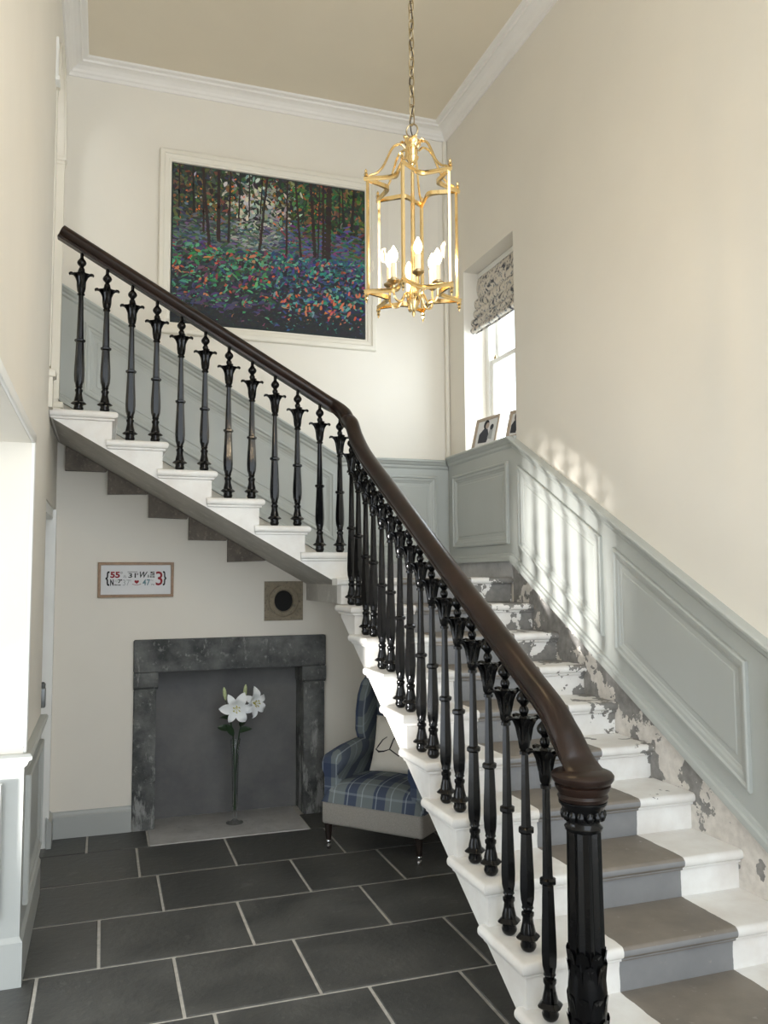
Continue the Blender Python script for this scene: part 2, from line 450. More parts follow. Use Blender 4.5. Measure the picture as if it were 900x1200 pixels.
# left wall: doorway near the camera, small doorway under the stairs, arch on the upper landing
LX = XL-0.45
PY = 3.66
b = MB()
b.box(LX, XL, Y0, 2.2, 0, ZC); b.box(LX, XL, 2.2, PY, 2.16, ZC)
b.box(LX, XL, PY, 4.66, 0, ZC)
b.box(LX, XL, 5.46, YB, 0, ZC)
b.box(LX, XL, 4.66, 5.46, 2.02, 2.46)
arch = [(4.66, ZC), (4.66, 4.30)]+[(5.06-0.40*math.cos(PI*i/16), 4.30+0.40*math.sin(PI*i/16)) for i in range(1, 16)]+[(5.46, 4.30), (5.46, ZC)]
n = len(arch)
for i in range(1, n-2):
    (a0, z0), (a1, z1) = arch[i], arch[i+1]
    b.prism([(a0, z0), (a1, z1), (a1, ZC), (a0, ZC)], LX, XL, lambda a, z, d: (d, a, z))
struct(b.build('wall_left', 'wall'), 'cream painted wall with the upper archway and side doorway', 'wall')
b = MB(); b.box(-3.2, LX, Y0, 3.0, -0.0, 0.0)
b = MB(); b.box(-2.2, -2.0, 3.9, 6.2, 0, ZC)
b.box(-2.0, LX, 5.58, 5.78, 0, ZC)
struct(b.build('wall_landing', 'wall'), 'plain cream wall of the room beyond the archway', 'wall')
b = MB(); b.box(-2.0, LX, 3.9, 5.58, 2.3, 2.50); b.box(LX, XL-0.001, 4.66, 5.46, 2.46, 2.50)
struct(b.build('floor_landing', 'white'), 'pale floor of the upper landing inside the archway', 'floor')
b = MB(); b.box(-3.6, XW+0.34, Y0, YB+0.35, ZC, ZC+0.1)
struct(b.build('ceiling', 'ceil'), 'plain cream ceiling high above the stairwell', 'ceiling')
b = MB(); b.box(-3.6, LX, 1.0, 3.9, 2.6, 2.7)
struct(b.build('ceiling_side', 'ceil'), 'low ceiling of the side room past the doorway', 'ceiling')

mpR = lambda s_, o, z: (XW-0.016-o, s_, z)
mpRw = lambda s_, o, z: (XW-o, s_, z)
mpB = lambda s_, o, z: (s_, YB-0.016-o, z)
mpBw = lambda s_, o, z: (s_, YB-o, z)
mpLw = lambda s_, o, z: (XL+o, s_, z)

# cornice
CP = [(0.0, 0.0), (-0.085, 0.0), (-0.085, 0.012), (-0.07, 0.022), (-0.064, 0.032), (-0.05, 0.04), (-0.034, 0.06), (-0.026, 0.085), (-0.026, 0.098), (-0.014, 0.103), (-0.010, 0.13), (0.0, 0.138)]
def cornice(i, path, mp, m0, m1, lab):
    c = MB(); run_mould(c, path, CP, mp, m0, m1)
    struct(c.build('trim_%d' % i, 'cornice'), lab, 'cornice')
cornice(1, [(XL, ZC), (XW, ZC)], mpBw, 1, -1, 'white stepped cornice along the top of the back wall')
cornice(2, [(Y0, ZC), (YB, ZC)], mpRw, 0, -1, 'white stepped cornice along the top of the tall wall by the window')
cornice(3, [(Y0, ZC), (YB, ZC)], mpLw, 0, -1, 'white stepped cornice above the archway')

# wainscot: board, rail, base moulding, panels
RAILP = [(0, -0.016), (0, 0.034), (-0.006, 0.042), (-0.016, 0.042), (-0.024, 0.032), (-0.034, 0.026), (-0.044, 0.013), (-0.058, 0.011), (-0.066, 0.004), (-0.07, 0.0), (-0.07, -0.016)]
BASEP = [(0.052, 0.0), (0.048, 0.01), (0.034, 0.014), (0.028, 0.024), (0.012, 0.026), (0.0, 0.026), (0, -0.016), (0.052, -0.016)]
def wainscot(i, label, s0, s1, brk_t, brk_b, zt, zb, mp, panels, m0=0, m1=0, depth=0.016):
    r = root('trim_%d' % i, label, 'panelling')
    pt = [(s0, zt(s0))]+([(brk_t, zt(brk_t+1e-4))] if s0 < brk_t < s1 else [])+[(s1, zt(s1))]
    pb = [(s0, zb(s0))]+([(brk_b, zb(brk_b+1e-4))] if s0 < brk_b < s1 else [])+[(s1, zb(s1))]
    c = MB(); poly = pb+[(a, z-0.005) for a, z in pt[::-1]]
    c.prism(poly, -depth, 0.0, lambda a, z, d: mp(a, d, z)); c.build('board', 'panel', r)
    c = MB(); run_mould(c, pt, RAILP, mp, m0, m1); c.build('dado_rail', 'panel', r)
    c = MB(); run_mould(c, pb, BASEP, mp, m0, m1); c.build('base_moulding', 'panel', r)
    for p in panels:
        c = MB(); ring(c, p, RINGP, mp); pm = c.build('panel_moulding', 'panel', r)
        q = inset(p, 0.075)
        c = MB(); ring(c, q, [(0, 0.0), (0.004, 0.004), (0.012, 0.0045)], mp)
        ii = inset(q, 0.012); c.add([mp(a, 0.0045, z) for a, z in ii], [tuple(range(len(ii)))]); c.build('panel', 'panel', r)
    return r
def rakedp(a, c, zt, zb, dt, db):
    return [(a, zb(a)+db), (c, zb(c)+db), (c, zt(c)-dt), (a, zt(a)-dt)]
wainscot(4, 'grey green wainscot panelling raked beside the lower flight and under the window', Y0+0.01, YB-0.017, 4.56, 4.58, zt_r, zb_r, mpR,
         [[(4.61, 1.80), (5.46, 1.80), (5.46, 2.32), (4.61, 2.32)],
          rakedp(3.605, 4.475, zt_r, zb_r, 0.145, 0.145), rakedp(2.63, 3.50, zt_r, zb_r, 0.145, 0.145), rakedp(1.64, 2.51, zt_r, zb_r, 0.145, 0.145)], 0, -1)
wainscot(5, 'grey green wainscot panelling raked along the upper flight below the painting', XL+0.005, XW-0.017, 1.57, 1.57, zt_b, zb_b, mpB,
         [rakedp(-0.14, 1.53, zt_b, zb_b, 0.15, 0.14), [(1.67, 1.81), (2.31, 1.81), (2.31, 2.33), (1.67, 2.33)]], 0, -1)

# rough plaster left bare between the panelling and the steps
c = MB()
pts = [(1.9, 0.0), (4.60, 1.5), (4.60, 1.695)]
top = [(y_, zb_r(y_)+0.01) for y_ in (4.56, 4.2, 3.8, 3.4, 3.0, 2.6, 2.2, 1.9)]
edge = [(y_+0.03*math.sin(i*2.1), z_-0.004+0.012*math.sin(i*3.7)) for i, (y_, z_) in enumerate(top)]
c.prism([(1.9, 0.02), (2.4, 0.02), (4.58, 1.3), (4.58, 1.66)]+edge[1:], 0, 0.012, lambda a, z, d: (XW-d, a, z))
pl = struct(c.build('trim_6', 'plaster'), 'strip of peeling grey and white plaster between steps and panelling', 'plaster')
c = MB(); c.box(1.6, XW, YB-0.01, YB, 1.55, 1.70); c.box(XW-0.01, XW, 4.6, YB-0.01, 1.55, 1.70)
struct(c.build('trim_7', 'lime'), 'bare plaster band above the quarter landing', 'plaster')

# skirting on the back wall under the stairs
SKP = [(0, 0), (0, 0.02), (0.13, 0.02), (0.14, 0.012), (0.155, 0.008), (0.16, 0)]
c = MB(); run_mould(c, [(XL, 0), (0.20, 0)], SKP, mpBw, 0, 0)
struct(c.build('baseboard_back', 'skirt'), 'blue grey skirting board left of the stone fireplace', 'baseboard')
c = MB(); run_mould(c, [(1.46, 0), (XW, 0)], SKP, mpBw)
struct(c.build('baseboard_chair', 'skirt'), 'blue grey skirting board behind the armchair', 'baseboard')
# wainscot of the pier between the two left doorways
LP = root('trim_8', 'pale blue grey dado panelling with skirting on the doorway pier', 'panelling')
mpP = lambda s_, o, z: (XL+o, s_, z)
mpF = lambda s_, o, z: (s_, PY-o, z)
LRAIL = [(0, 0.0), (0, 0.03), (-0.01, 0.038), (-0.022, 0.036), (-0.03, 0.024), (-0.045, 0.018), (-0.055, 0.008), (-0.065, 0.0)]
c = MB(); run_mould(c, [(PY, 0.90), (4.655, 0.90)], LRAIL, mpP, -1, 0); run_mould(c, [(LX, 0.90), (XL, 0.90)], LRAIL, mpF, 0, 1); c.build('dado_rail', 'skirt', LP)
SKL = [(0, 0), (0, 0.018), (0.17, 0.018), (0.185, 0.008), (0.2, 0)]
c = MB(); run_mould(c, [(PY, 0.0), (4.655, 0.0)], SKL, mpP, -1, 0); run_mould(c, [(LX, 0.0), (XL, 0.0)], SKL, mpF, 0, 1); c.build('skirting', 'skirt', LP)
c = MB(); c.box(XL, XL+0.006, PY-0.006, 4.655, 0.19, 0.85); c.box(LX, XL, PY-0.006, PY, 0.19, 0.85); c.build('board', 'skirt', LP)
mpP2 = lambda s_, o, z: (XL+0.006+o, s_, z); mpF2 = lambda s_, o, z: (s_, PY-0.006-o, z)
c = MB(); ring(c, [(PY+0.1, 0.27), (4.57, 0.27), (4.57, 0.79), (PY+0.1, 0.79)], RINGP, mpP2); c.build('panel_moulding', 'skirt', LP)
c = MB(); ring(c, [(LX+0.05, 0.27), (XL-0.07, 0.27), (XL-0.07, 0.79), (LX+0.05, 0.79)], RINGP, mpF2); c.build('panel_moulding', 'skirt', LP)
# architrave bead round the near doorway, on the left wall face
c = MB()
for (a0, a1, z0, z1) in ((PY, PY+0.045, 0.90, 2.205), (2.155, PY+0.045, 2.16, 2.205)):
    c.rbox(XL-0.002, XL+0.014, a0, a1, z0, z1, 0.006, 2)
struct(c.build('trim_9', 'white'), 'slim white architrave round the side doorway', 'trim')
# frame of the small doorway under the upper flight, a plain panelled door set back in it
D = root('door_1', 'white narrow door frame under the top of the stairs', 'door')
c = MB(); c.box(LX+0.1, XL+0.012, 5.40, 5.47, 0.0, 2.02); c.box(LX+0.1, XL-0.006, 4.662, 4.70, 0.0, 2.018); c.box(LX+0.1, XL-0.006, 4.70, 5.40, 1.96, 2.018); c.build('frame', 'white', D)
c = MB(); c.box(LX+0.12, LX+0.16, 4.70, 5.40, 0.0, 1.96); dl = c.build('leaf', 'white', D)
c = MB()
for z0, z1 in ((0.2, 0.85), (1.05, 1.8)):
    ring(c, [(4.80, z0), (5.30, z0), (5.30, z1), (4.80, z1)], RINGP, lambda s_, o, z: (LX+0.16+o, s_, z))
c.build('panel_moulding', 'white', D)
c = MB(); run_mould(c, [(5.38, 0.0), (YB, 0.0)], [(0, 0), (0, 0.03), (0.15, 0.03), (0.16, 0.02), (0.18, 0.0)], mpLw); c.build('plinth_block', 'skirt', D)
c = MB(); c.rbox(XL-0.02, XL+0.02, 4.66, 4.70, 0.93, 1.03, 0.006, 2); c.lathe([(0, 0.012), (0.02, 0.014), (0.03, 0.006)], (XL+0.005, 4.69, 1.03), 10)
c.build('latch', 'steel', D)
# archway impost mouldings and panelled jamb on the upper landing
A = root('trim_10', 'cream archway jambs with impost mouldings and plinths above the stairs', 'archway')
for y0, y1 in ((4.60, 4.665), (5.455, 5.52)):
    c = MB(); c.rbox(LX-0.02, XL+0.016, y0, y1, 4.27, 4.30, 0.006, 2); c.rbox(LX-0.01, XL+0.008, y0, y1, 4.24, 4.27, 0.004, 1); c.build('impost', 'cream', A)
c = MB(); c.box(LX+0.2, XL+0.012, 4.50, 4.56, 4.25, 4.48); c.rbox(LX+0.2, XL+0.022, 4.49, 4.57, 4.235, 4.262, 0.006, 2); c.build('keyblock', 'white', A)
c = MB(); c.box(LX, XL+0.006, 5.455, 5.51, 2.72, 4.24); c.box(LX, XL+0.006, 4.61, 4.664, 2.72, 4.24); c.build('pilaster', 'cream', A)
for y0, y1 in ((4.60, 4.68), (5.44, 5.54)):
    c = MB(); c.box(LX, XL+0.02, y0, y1, 2.50, 2.66); c.rbox(LX, XL+0.035, y0-0.01, y1+0.01, 2.66, 2.70, 0.01, 2); c.build('plinth', 'cream', A)
c = MB()
pth = [(XL+0.004, 5.06-0.415*math.cos(PI*i/20), 4.30+0.415*math.sin(PI*i/20)) for i in range(21)]
c.tube(pth, 0.012, 6); c.build('arch_moulding', 'cream', A)
# pipe-like beads in the corner beside the window
c = MB(); c.rbox(XW-0.035, XW-0.001, YB-0.035, YB-0.001, 2.46, ZC-0.09, 0.012, 3)
struct(c.build('trim_11', 'cream'), 'slim corner bead rising from the dado beside the window', 'trim')

# ------------------------------------------------------------------ window
Wd = root('window_1', 'white sash window in a deep reveal above the quarter landing', 'window')
GX = XW+0.17
c = MB(); c.box(XW-0.02, XW+0.3, WY0, WY1, WZ0, 2.472); c.build('sill', 'panel', Wd)
fr = MB()
fr.box(GX, GX+0.12, WY0, WY0+0.05, 2.472, WZ1); fr.box(GX, GX+0.12, WY1-0.05, WY1, 2.472, WZ1); fr.box(GX, GX+0.12, WY0+0.05, WY1-0.05, WZ1-0.06, WZ1)
fr.build('window_frame', 'white', Wd)
def sash(x, z0, z1):
    c = MB(); a, d = WY0+0.05, WY1-0.05
    c.rbox(x, x+0.04, a, a+0.045, z0, z1, 0.006, 1); c.rbox(x, x+0.04, d-0.045, d, z0, z1, 0.006, 1)
    c.rbox(x, x+0.04, a+0.045, d-0.045, z0, z0+0.05, 0.006, 1); c.rbox(x, x+0.04, a+0.045, d-0.045, z1-0.04, z1, 0.006, 1)
    so = c.build('sash', 'white', Wd)
    c = MB(); c.box(x+0.018, x+0.022, a+0.045, d-0.045, z0+0.05, z1-0.04); c.build('pane', 'glass', so)
    return so
s1 = sash(GX+0.01, 2.475, 3.14)
sash(GX+0.06, 3.10, 3.72)
c = MB(); c.lathe([(0, 0.012), (0.012, 0.014), (0.02, 0.01), (0.03, 0.004)], (GX+0.03, WY1-0.1, 3.14), 10); c.build('catch', 'antique', s1)

# roman blind
B = thing('roman_blind', 'floral grey and cream roman blind gathered at the window top', 'blind', (GX-0.05, (WY0+WY1)/2, 3.40))
folds = [(3.60, 0.0, 3.765), (3.515, -0.016, 3.60), (3.445, -0.03, 3.515), (3.385, -0.042, 3.445), (3.335, -0.052, 3.385)]
for z0, dx, z1 in folds:
    c = MB()
    def fold(u, v, z0=z0, z1=z1, dx=dx):
        bulge = 0.036*math.sin(PI*min(1, v*0.96+0.02))**0.55*(0.6+0.4*v)
        return (GX-0.045+dx-bulge-0.004*math.sin(u*17+z0*40), WY0+0.012+(WY1-WY0-0.024)*u, z1+(z0-z1)*v-0.008*math.sin(PI*v)*math.sin(u*5+z0*9)-0.006*math.sin(PI*u))
    c.grid(fold, 24, 10)
    c.grid(lambda u, v, f=fold, d=dx: (GX-0.03+d, f(u, v)[1], f(u, v)[2]), 24, 10); c.build('fold', 'floral', B)
c = MB(); c.box(GX-0.06, GX-0.02, WY0+0.005, WY1-0.005, 3.75, 3.785); c.build('headrail', 'white', B)

# ------------------------------------------------------------------ staircase
ST = thing('staircase', 'white painted stone staircase turning at a quarter landing with bare soffit', 'staircase', (1.85, 2.2, 0))
TH = 0.040
def tread(mb, x0, x1, y0, y1, z, front, side):
    # slab with a rounded nosing on the named edges, and a small fillet under it
    def sel(m):
        if abs(m.z-(z-TH)) > 1e-4 and abs(m.z-z) > 1e-4 and not (abs(m.x-(x0 if side[0] == 'x' else x1)) < 2e-1 and False): return False
        if front == 'y' and abs(m.y-y0) < 1e-4: return True
        if front == 'x' and abs(m.x-x1) < 1e-4: return True
        if side == 'x0' and abs(m.x-x0) < 1e-4: return True
        if side == 'y0' and abs(m.y-y0) < 1e-4: return True
        return False
    mb.rbox(x0, x1, y0, y1, z-TH, z, 0.018, 4, sel)
RI = 0.03
for k in range(1, 10):
    c = MB(); y_r = ny(k)+RI; z0 = zs(k-1)-0.07
    yf = ny(k)
    if k == 1:
        yf = 1.99
        c.prism([(yf+RI, 0.0), (y_r+G_, 0.0), (y_r+G_, zs(1)-0.02), (yf+RI, zs(1)-0.02)], SX+RI, XW-0.004, lambda a, z, d: (d, a, z))
    else:
        c.prism([(y_r, max(0, z0)), (y_r+G_, zs(k)-0.07), (y_r+G_, zs(k)-0.02), (y_r, zs(k)-0.02)], SX+RI, XW-0.004, lambda a, z, d: (d, a, z))
    tread(c, SX, XW-0.004, yf, ny(k)+0.331, zs(k), 'y', 'x0')
    c.rbox(SX+0.016, XW-0.004, yf+0.016, ny(k)+0.32, zs(k)-TH-0.012, zs(k)-TH+0.004, 0.006, 2)
    c.build('stone_step', 'step', ST)
# quarter landing
c = MB()
c.box(1.335, XW-0.004, ny(10)+RI, YB-0.004, 1.44, zs(10)-0.02)
c.box(SX+RI, 1.335, ny(10)+RI, YU+RI, 1.44, zs(10)-0.02)
c.mi[6] = 0
tread(c, SX, XW-0.004, ny(10), YU+RI, zs(10), 'y', 'none')
c.box(1.335, XW-0.004, YU+RI, YB-0.004, zs(10)-TH, zs(10))
c.add([(1.334, YU+RI, 1.44), (1.334, YB-0.004, 1.44), (1.334, YB-0.004, 1.575), (1.334, YU+RI, 1.575)], [(0, 1, 2, 3)], 1)
c.build('landing', ['step', 'soffit'], ST)
# upper flight, rising to the left
sof = lambda x: 1.552+(1.335-x)*(R_/0.272)
for k in range(11, 17):
    c = MB(); xr_ = nx(k)-RI; xb_ = xr_-0.272
    if k == 16: xb_ = XL+0.002
    x_r2 = min(xr_, 1.336) if k == 11 else xr_
    zt = zs(k)-0.02
    pf = [(xr_, sof(x_r2) if k > 11 else zs(10)-0.03), (xr_, zt), (xb_, zt), (xb_, sof(xb_))]
    if k == 11: pf = [(xr_, zs(10)-0.03), (xr_, zt), (xb_, zt), (xb_, sof(xb_)), (1.336, sof(1.336))]
    m0 = len(c.f)
    c.prism(pf, YU+RI, YB-0.004, lambda a, z, d: (a, d, z))
    # the underside stays bare stone
    ie = 3 if k > 11 else 3
    c.mi[m0+2+ie] = 1
    if k == 11: c.mi[m0+2+4] = 1
    xl_ = nx(k)-0.331
    if k == 16: xl_ = XL+0.002
    tread(c, xl_, nx(k), YU, YB-0.004, zs(k), 'x', 'y0')
    c.rbox(xl_+0.004, nx(k)-0.016, YU+0.016, YB-0.004, zs(k)-TH-0.012, zs(k)-TH+0.004, 0.006, 2)
    c.build('stone_step', ['step', 'soffit'], ST)
# squared ends of the stone blocks where they enter the wall
for i in range(5):
    x0 = 0.005+0.245*(i-1)+0.012*i; zt0 = sof(x0)
    x1 = x0+0.255; z1 = sof(x1)-0.015
    c = MB(); c.prism([(x0, zt0-0.003), (x0, z1), (x1-0.01, z1+0.008*math.sin(i*2)), (x1, sof(x1)-0.003)], YB-0.05, YB-0.004, lambda a, z, d: (a, d, z))
    c.build('block_end', 'rough', ST)

# ------------------------------------------------------------------ balustrade
RA = thing('stair_railing', 'black cast iron railing with mahogany handrail following both flights', 'railing', (1.356, 2.165, zs(1)))
RPROF = [(-0.026, 0.0), (0.026, 0.0), (0.029, 0.012), (0.024, 0.018), (0.033, 0.026), (0.041, 0.038), (0.043, 0.05), (0.036, 0.064), (0.024, 0.075), (0.008, 0.081), (-0.008, 0.081), (-0.024, 0.075), (-0.036, 0.064), (-0.043, 0.05), (-0.041, 0.038), (-0.033, 0.026), (-0.024, 0.018), (-0.029, 0.012)]
BX, BY = 1.356, 4.757
zl = lambda y: 1.096+0.554*(y-2.266)            # underside of the lower rail
zu = lambda x: 2.560+0.564*(1.356-x)            # underside of the upper rail
path = [(BX+0.004, 2.105, 0.996), (BX+0.004, 2.14, 0.996), (BX+0.004, 2.175, 1.000), (BX+0.004, 2.21, 1.014), (BX+0.002, 2.245, 1.042), (BX, 2.295, 1.086), (BX, 2.36, zl(2.36)-0.002)]
path += [(BX, y, zl(y)) for y in (2.5, 2.8, 3.2, 3.6, 3.9, 4.15)]
ramp = [(BX, 4.30, zl(4.30)+0.004), (BX, 4.40, zl(4.40)+0.016), (BX, 4.50, zl(4.50)+0.045), (BX, 4.58, zl(4.58)+0.085), (BX-0.003, 4.64, 2.485), (BX-0.014, 4.69, 2.535), (BX-0.036, 4.728, 2.568), (BX-0.07, 4.752, 2.596), (BX-0.12, BY, zu(BX-0.12)-0.002)]
path += ramp+[(x, BY, zu(x)) for x in (1.1, 0.8, 0.4, 0.0, -0.275)]
# refine with Catmull-Rom
def catmull(P, n=4):
    P = [Vector(p) for p in P]; out = []
    for i in range(len(P)-1):
        p0, p1, p2, p3 = P[max(i-1, 0)], P[i], P[i+1], P[min(i+2, len(P)-1)]
        for j in range(n):
            t = j/n
            out.append(0.5*((2*p1)+(p2-p0)*t+(2*p0-5*p1+4*p2-p3)*t*t+(3*p1-p0-3*p2+p3)*t**3))
    out.append(P[-1]); return out
path = catmull(path, 4)
c = MB(); c.sweep(path, RPROF, scl=lambda p: 1+0.45*max(0, min(1, (2.40-p.y)/0.22))**1.5, sclv=lambda p: 0.36+0.7*max(0, min(1, (p.y-2.11)/0.17)) if p.y < 2.30 else 1.06-0.06*min(1, (p.y-2.30)/0.2)); HR = c.build('handrail', 'wood', RA)

def petal(mb, ang, z, rs, ws, zs_, th=0.004):
    ca, sa = math.cos(ang), math.sin(ang); n = len(rs); top = []; bot = []
    for r, w, zz in zip(rs, ws, zs_):
        for q, dip in ((-1, 0.0), (0, -0.005), (1, 0.0)):
            x = r; y = q*w
            top.append((x*ca-y*sa, x*sa+y*ca, z+zz-dip)); bot.append(((x-th*0.6)*ca-y*sa, (x-th*0.6)*sa+y*ca, z+zz-dip-th))
    m = len(top); fs = []
    for i in range(n-1):
        for q in range(2):
            a = i*3+q; fs.append((a, a+1, a+4, a+3)); fs.append((m+a, m+a+3, m+a+4, m+a+1))
        for a, d in ((i*3, i*3+3), (i*3+5, i*3+2)): fs.append((a, d, m+d, m+a))
    fs.append(((n-1)*3, (n-1)*3+1, (n-1)*3+2, m+(n-1)*3+2, m+(n-1)*3+1, m+(n-1)*3)); fs.append((0, m, m+1, m+2, 2, 1))
    mb.add(top+bot, fs, 0, True)
BAL = {}
def baluster_mesh(L):
    key = round(L, 3)
    if key in BAL: return BAL[key]
    d = L-0.886                                  # extra length goes into the two tapering shafts
    a, e = d*0.45, d
    b1 = MB(); b2 = MB(); b3 = MB()
    b1.lathe([(0, 0.014), (0.004, 0.020), (0.012, 0.0255), (0.020, 0.027), (0.030, 0.0235), (0.040, 0.026), (0.065, 0.025), (0.09, 0.019), (0.108, 0.017), (0.114, 0.021), (0.124, 0.021), (0.128, 0.015), (0.134, 0.016), (0.138, 0.02), (0.145, 0.018), (0.17, 0.0235), (0.205, 0.0255), (0.25, 0.0245), (0.32+a*.5, 0.0215), (0.385+a, 0.019), (0.392+a, 0.027), (0.402+a, 0.027), (0.408+a, 0.0175), (0.50+a, 0.0155), (0.652+e, 0.0125)],
             seg=12, mod=lambda z, t: 1+(0.07*math.cos(6*t) if 0.15 < z < 0.64 else 0))
    b1.lathe([(0.775+e, 0.011), (0.783+e, 0.012), (0.79+e, 0.0155), (0.798+e, 0.017), (0.806+e, 0.0145), (0.812+e, 0.010), (0.817+e, 0.013), (0.828+e, 0.023), (0.838+e, 0.0255), (0.848+e, 0.022), (0.86+e, 0.012), (0.866+e, 0.0095), (0.892+e, 0.009)], seg=12)
    b2.lathe([(0.65+e, 0.0125), (0.652+e, 0.018), (0.662+e, 0.018), (0.665+e, 0.014), (0.674+e, 0.019), (0.70+e, 0.0225), (0.73+e, 0.0235), (0.752+e, 0.028), (0.766+e, 0.035), (0.774+e, 0.043), (0.775+e, 0.036), (0.768+e, 0.02), (0.78+e, 0.011)], seg=16, mod=lambda z, t: 1+(0.08 if z-e < 0.745 else 0.22)*math.cos(4*t))
    for i in range(4):
        petal(b2, i*PI/2, 0.0, [0.019, 0.026, 0.036, 0.049, 0.060, 0.067], [0.012, 0.016, 0.019, 0.018, 0.014, 0.007], [z+e for z in (0.70, 0.74, 0.765, 0.776, 0.776, 0.769)], 0.007)
    b3.lathe([(0.038, 0.02), (0.041, 0.034), (0.046, 0.039), (0.051, 0.034), (0.058, 0.026)], seg=20, mod=lambda z, t: 1+0.09*math.cos(4*t))
    BAL[key] = (b1, b2, b3); return BAL[key]
protos = {}
def put_baluster(x, y, z, L):
    key = round(L, 3)
    loc = Vector((x, y, z))-wloc(RA)
    if key not in protos:
        b1, b2, b3 = baluster_mesh(L)
        o = b1.build('baluster', 'iron', RA, world=False); o.location = loc
        p = b2.build('leaf_capital', 'iron', o, world=False); q = b3.build('foot_collar', 'iron', o, world=False)
        protos[key] = (o, p, q)
    else:
        a, p, q = protos[key]
        o = share(a, 'baluster', RA, loc); share(p, 'leaf_capital', o, (0, 0, 0)); share(q, 'foot_collar', o, (0, 0, 0))
for k in range(1, 10):
    for j, off in enumerate((0.089, 0.224)):
        if k == 1 and j == 0: continue
        y = ny(k)+off; L = round(zl(y)-zs(k), 3)
        if k == 9 and j == 1: L = round(zl(y)+0.062-zs(k), 3)
        elif k == 9: L = round(zl(y)+0.02-zs(k), 3)
        else: L = 0.872 if j == 0 else 0.946
        put_baluster(BX, y, zs(k), L)
for i in range(12):
    x = BX-0.1365*i; k = 11+i//2
    L = 0.812 if i % 2 == 0 else 0.889
    put_baluster(x if i else BX-0.012, BY if i else BY-0.004, zs(k), L)
# newel post
NX, NY_, NZ = BX, 2.165, zs(1)
NP = MB()
H = 1.015-NZ
NP.lathe([(0, 0.085), (0.03, 0.085), (0.04, 0.07), (0.055, 0.06), (0.065, 0.05), (0.10, 0.055), (0.2, 0.056), (0.245, 0.052)], (NX, NY_, NZ), 20)
NW = NP.build('newel_post', 'iron', RA)
c = MB(); c.lathe([(0.24, 0.05), (0.30, 0.049), (0.66, 0.0455)], (NX, NY_, NZ), 40, mod=lambda z, t: 1+0.085*math.cos(10*t)); c.build('fluted_shaft', 'iron', NW)
c = MB()
for row, (zr, rr, cnt) in enumerate(((0.225, 0.052, 8), (0.19, 0.052, 8), (0.10, 0.053, 8), (0.04, 0.055, 8))):
    for i in range(cnt):
        an = 2*PI*(i+0.5*(row % 2))/cnt
        tmp = MB(); petal(tmp, an, zr, [rr-0.006, rr-0.002, rr+0.001, rr+0.005, rr+0.003], [0.014, 0.02, 0.02, 0.015, 0.005], [0, 0.03, 0.06, 0.082, 0.070], 0.008)
        c.add([(v[0]+NX, v[1]+NY_, v[2]+NZ) for v in tmp.v], tmp.f, 0, True)
c.build('acanthus_leaves', 'iron', NW)
c = MB(); c.lathe([(0.640, 0.045), (0.645, 0.054), (0.653, 0.056), (0.66, 0.05), (0.668, 0.049), (0.685, 0.053), (0.705, 0.061), (0.716, 0.066), (0.722, 0.071), (0.729, 0.071), (0.733, 0.064)], (NX, NY_, NZ), 32)
for i in range(14):
    an = 2*PI*i/14; c.lathe([(0, 0.003), (0.004, 0.009), (0.014, 0.0125), (0.026, 0.011), (0.034, 0.003)], (NX+0.055*math.cos(an), NY_+0.055*math.sin(an), NZ+0.674), 8)
c.build('capital', 'iron', NW)
c = MB(); c.lathe([(0.728, 0.064), (0.732, 0.071), (0.742, 0.075), (0.750, 0.070), (0.754, 0.072), (0.764, 0.080), (0.774, 0.082), (0.778, 0.076), (0.782, 0.084), (0.792, 0.091), (0.802, 0.092), (0.810, 0.086), (0.816, 0.07), (0.820, 0.045), (0.822, 0.02)], (NX, NY_, NZ), 32)
c.build('wooden_cap', 'wood', NW)

# ------------------------------------------------------------------ lantern
LXc, LYc = 1.04, 2.70
LT = thing('hanging_lantern', 'brass six sided candle lantern hanging on a long chain', 'lantern', (LXc, LYc, 2.53))
RV = 0.182; A0 = math.radians(-122.5)
vx = lambda i, r=RV: (LXc+r*math.cos(A0+i*PI/3), LYc+r*math.sin(A0+i*PI/3))
def lantern_ring(name, z, w, h):
    c = MB(); pts = []
    for i in range(6):
        a, b2_ = Vector(vx(i)), Vector(vx(i+1)); cen = Vector((LXc, LYc))
        for j in range(10):
            t = j/10; p = a.lerp(b2_, t); d = (cen-p).normalized()
            pts.append(p+d*0.058*math.sin(PI*t)**0.8*1.0)
    n = len(pts)
    prof = [(-w, 0), (0.0, -h*0.1), (0.004, h*0.3), (0.001, h*0.55), (0.006, h*0.8), (0.0, h), (-w, h)]
    vs = []; m = len(prof)
    for p in pts:
        d = (p-Vector((LXc, LYc))).normalized()
        for o, zz in prof: q = p+d*o; vs.append((q.x, q.y, z+zz))
    fs = [(i*m+k, i*m+(k+1) % m, ((i+1) % n)*m+(k+1) % m, ((i+1) % n)*m+k) for i in range(n) for k in range(m)]
    c.add(vs, fs, 0, True); return c.build(name, 'brass', LT)
lantern_ring('upper_frame', 3.014, 0.012, 0.015); lantern_ring('lower_frame', 2.600, 0.012, 0.015)
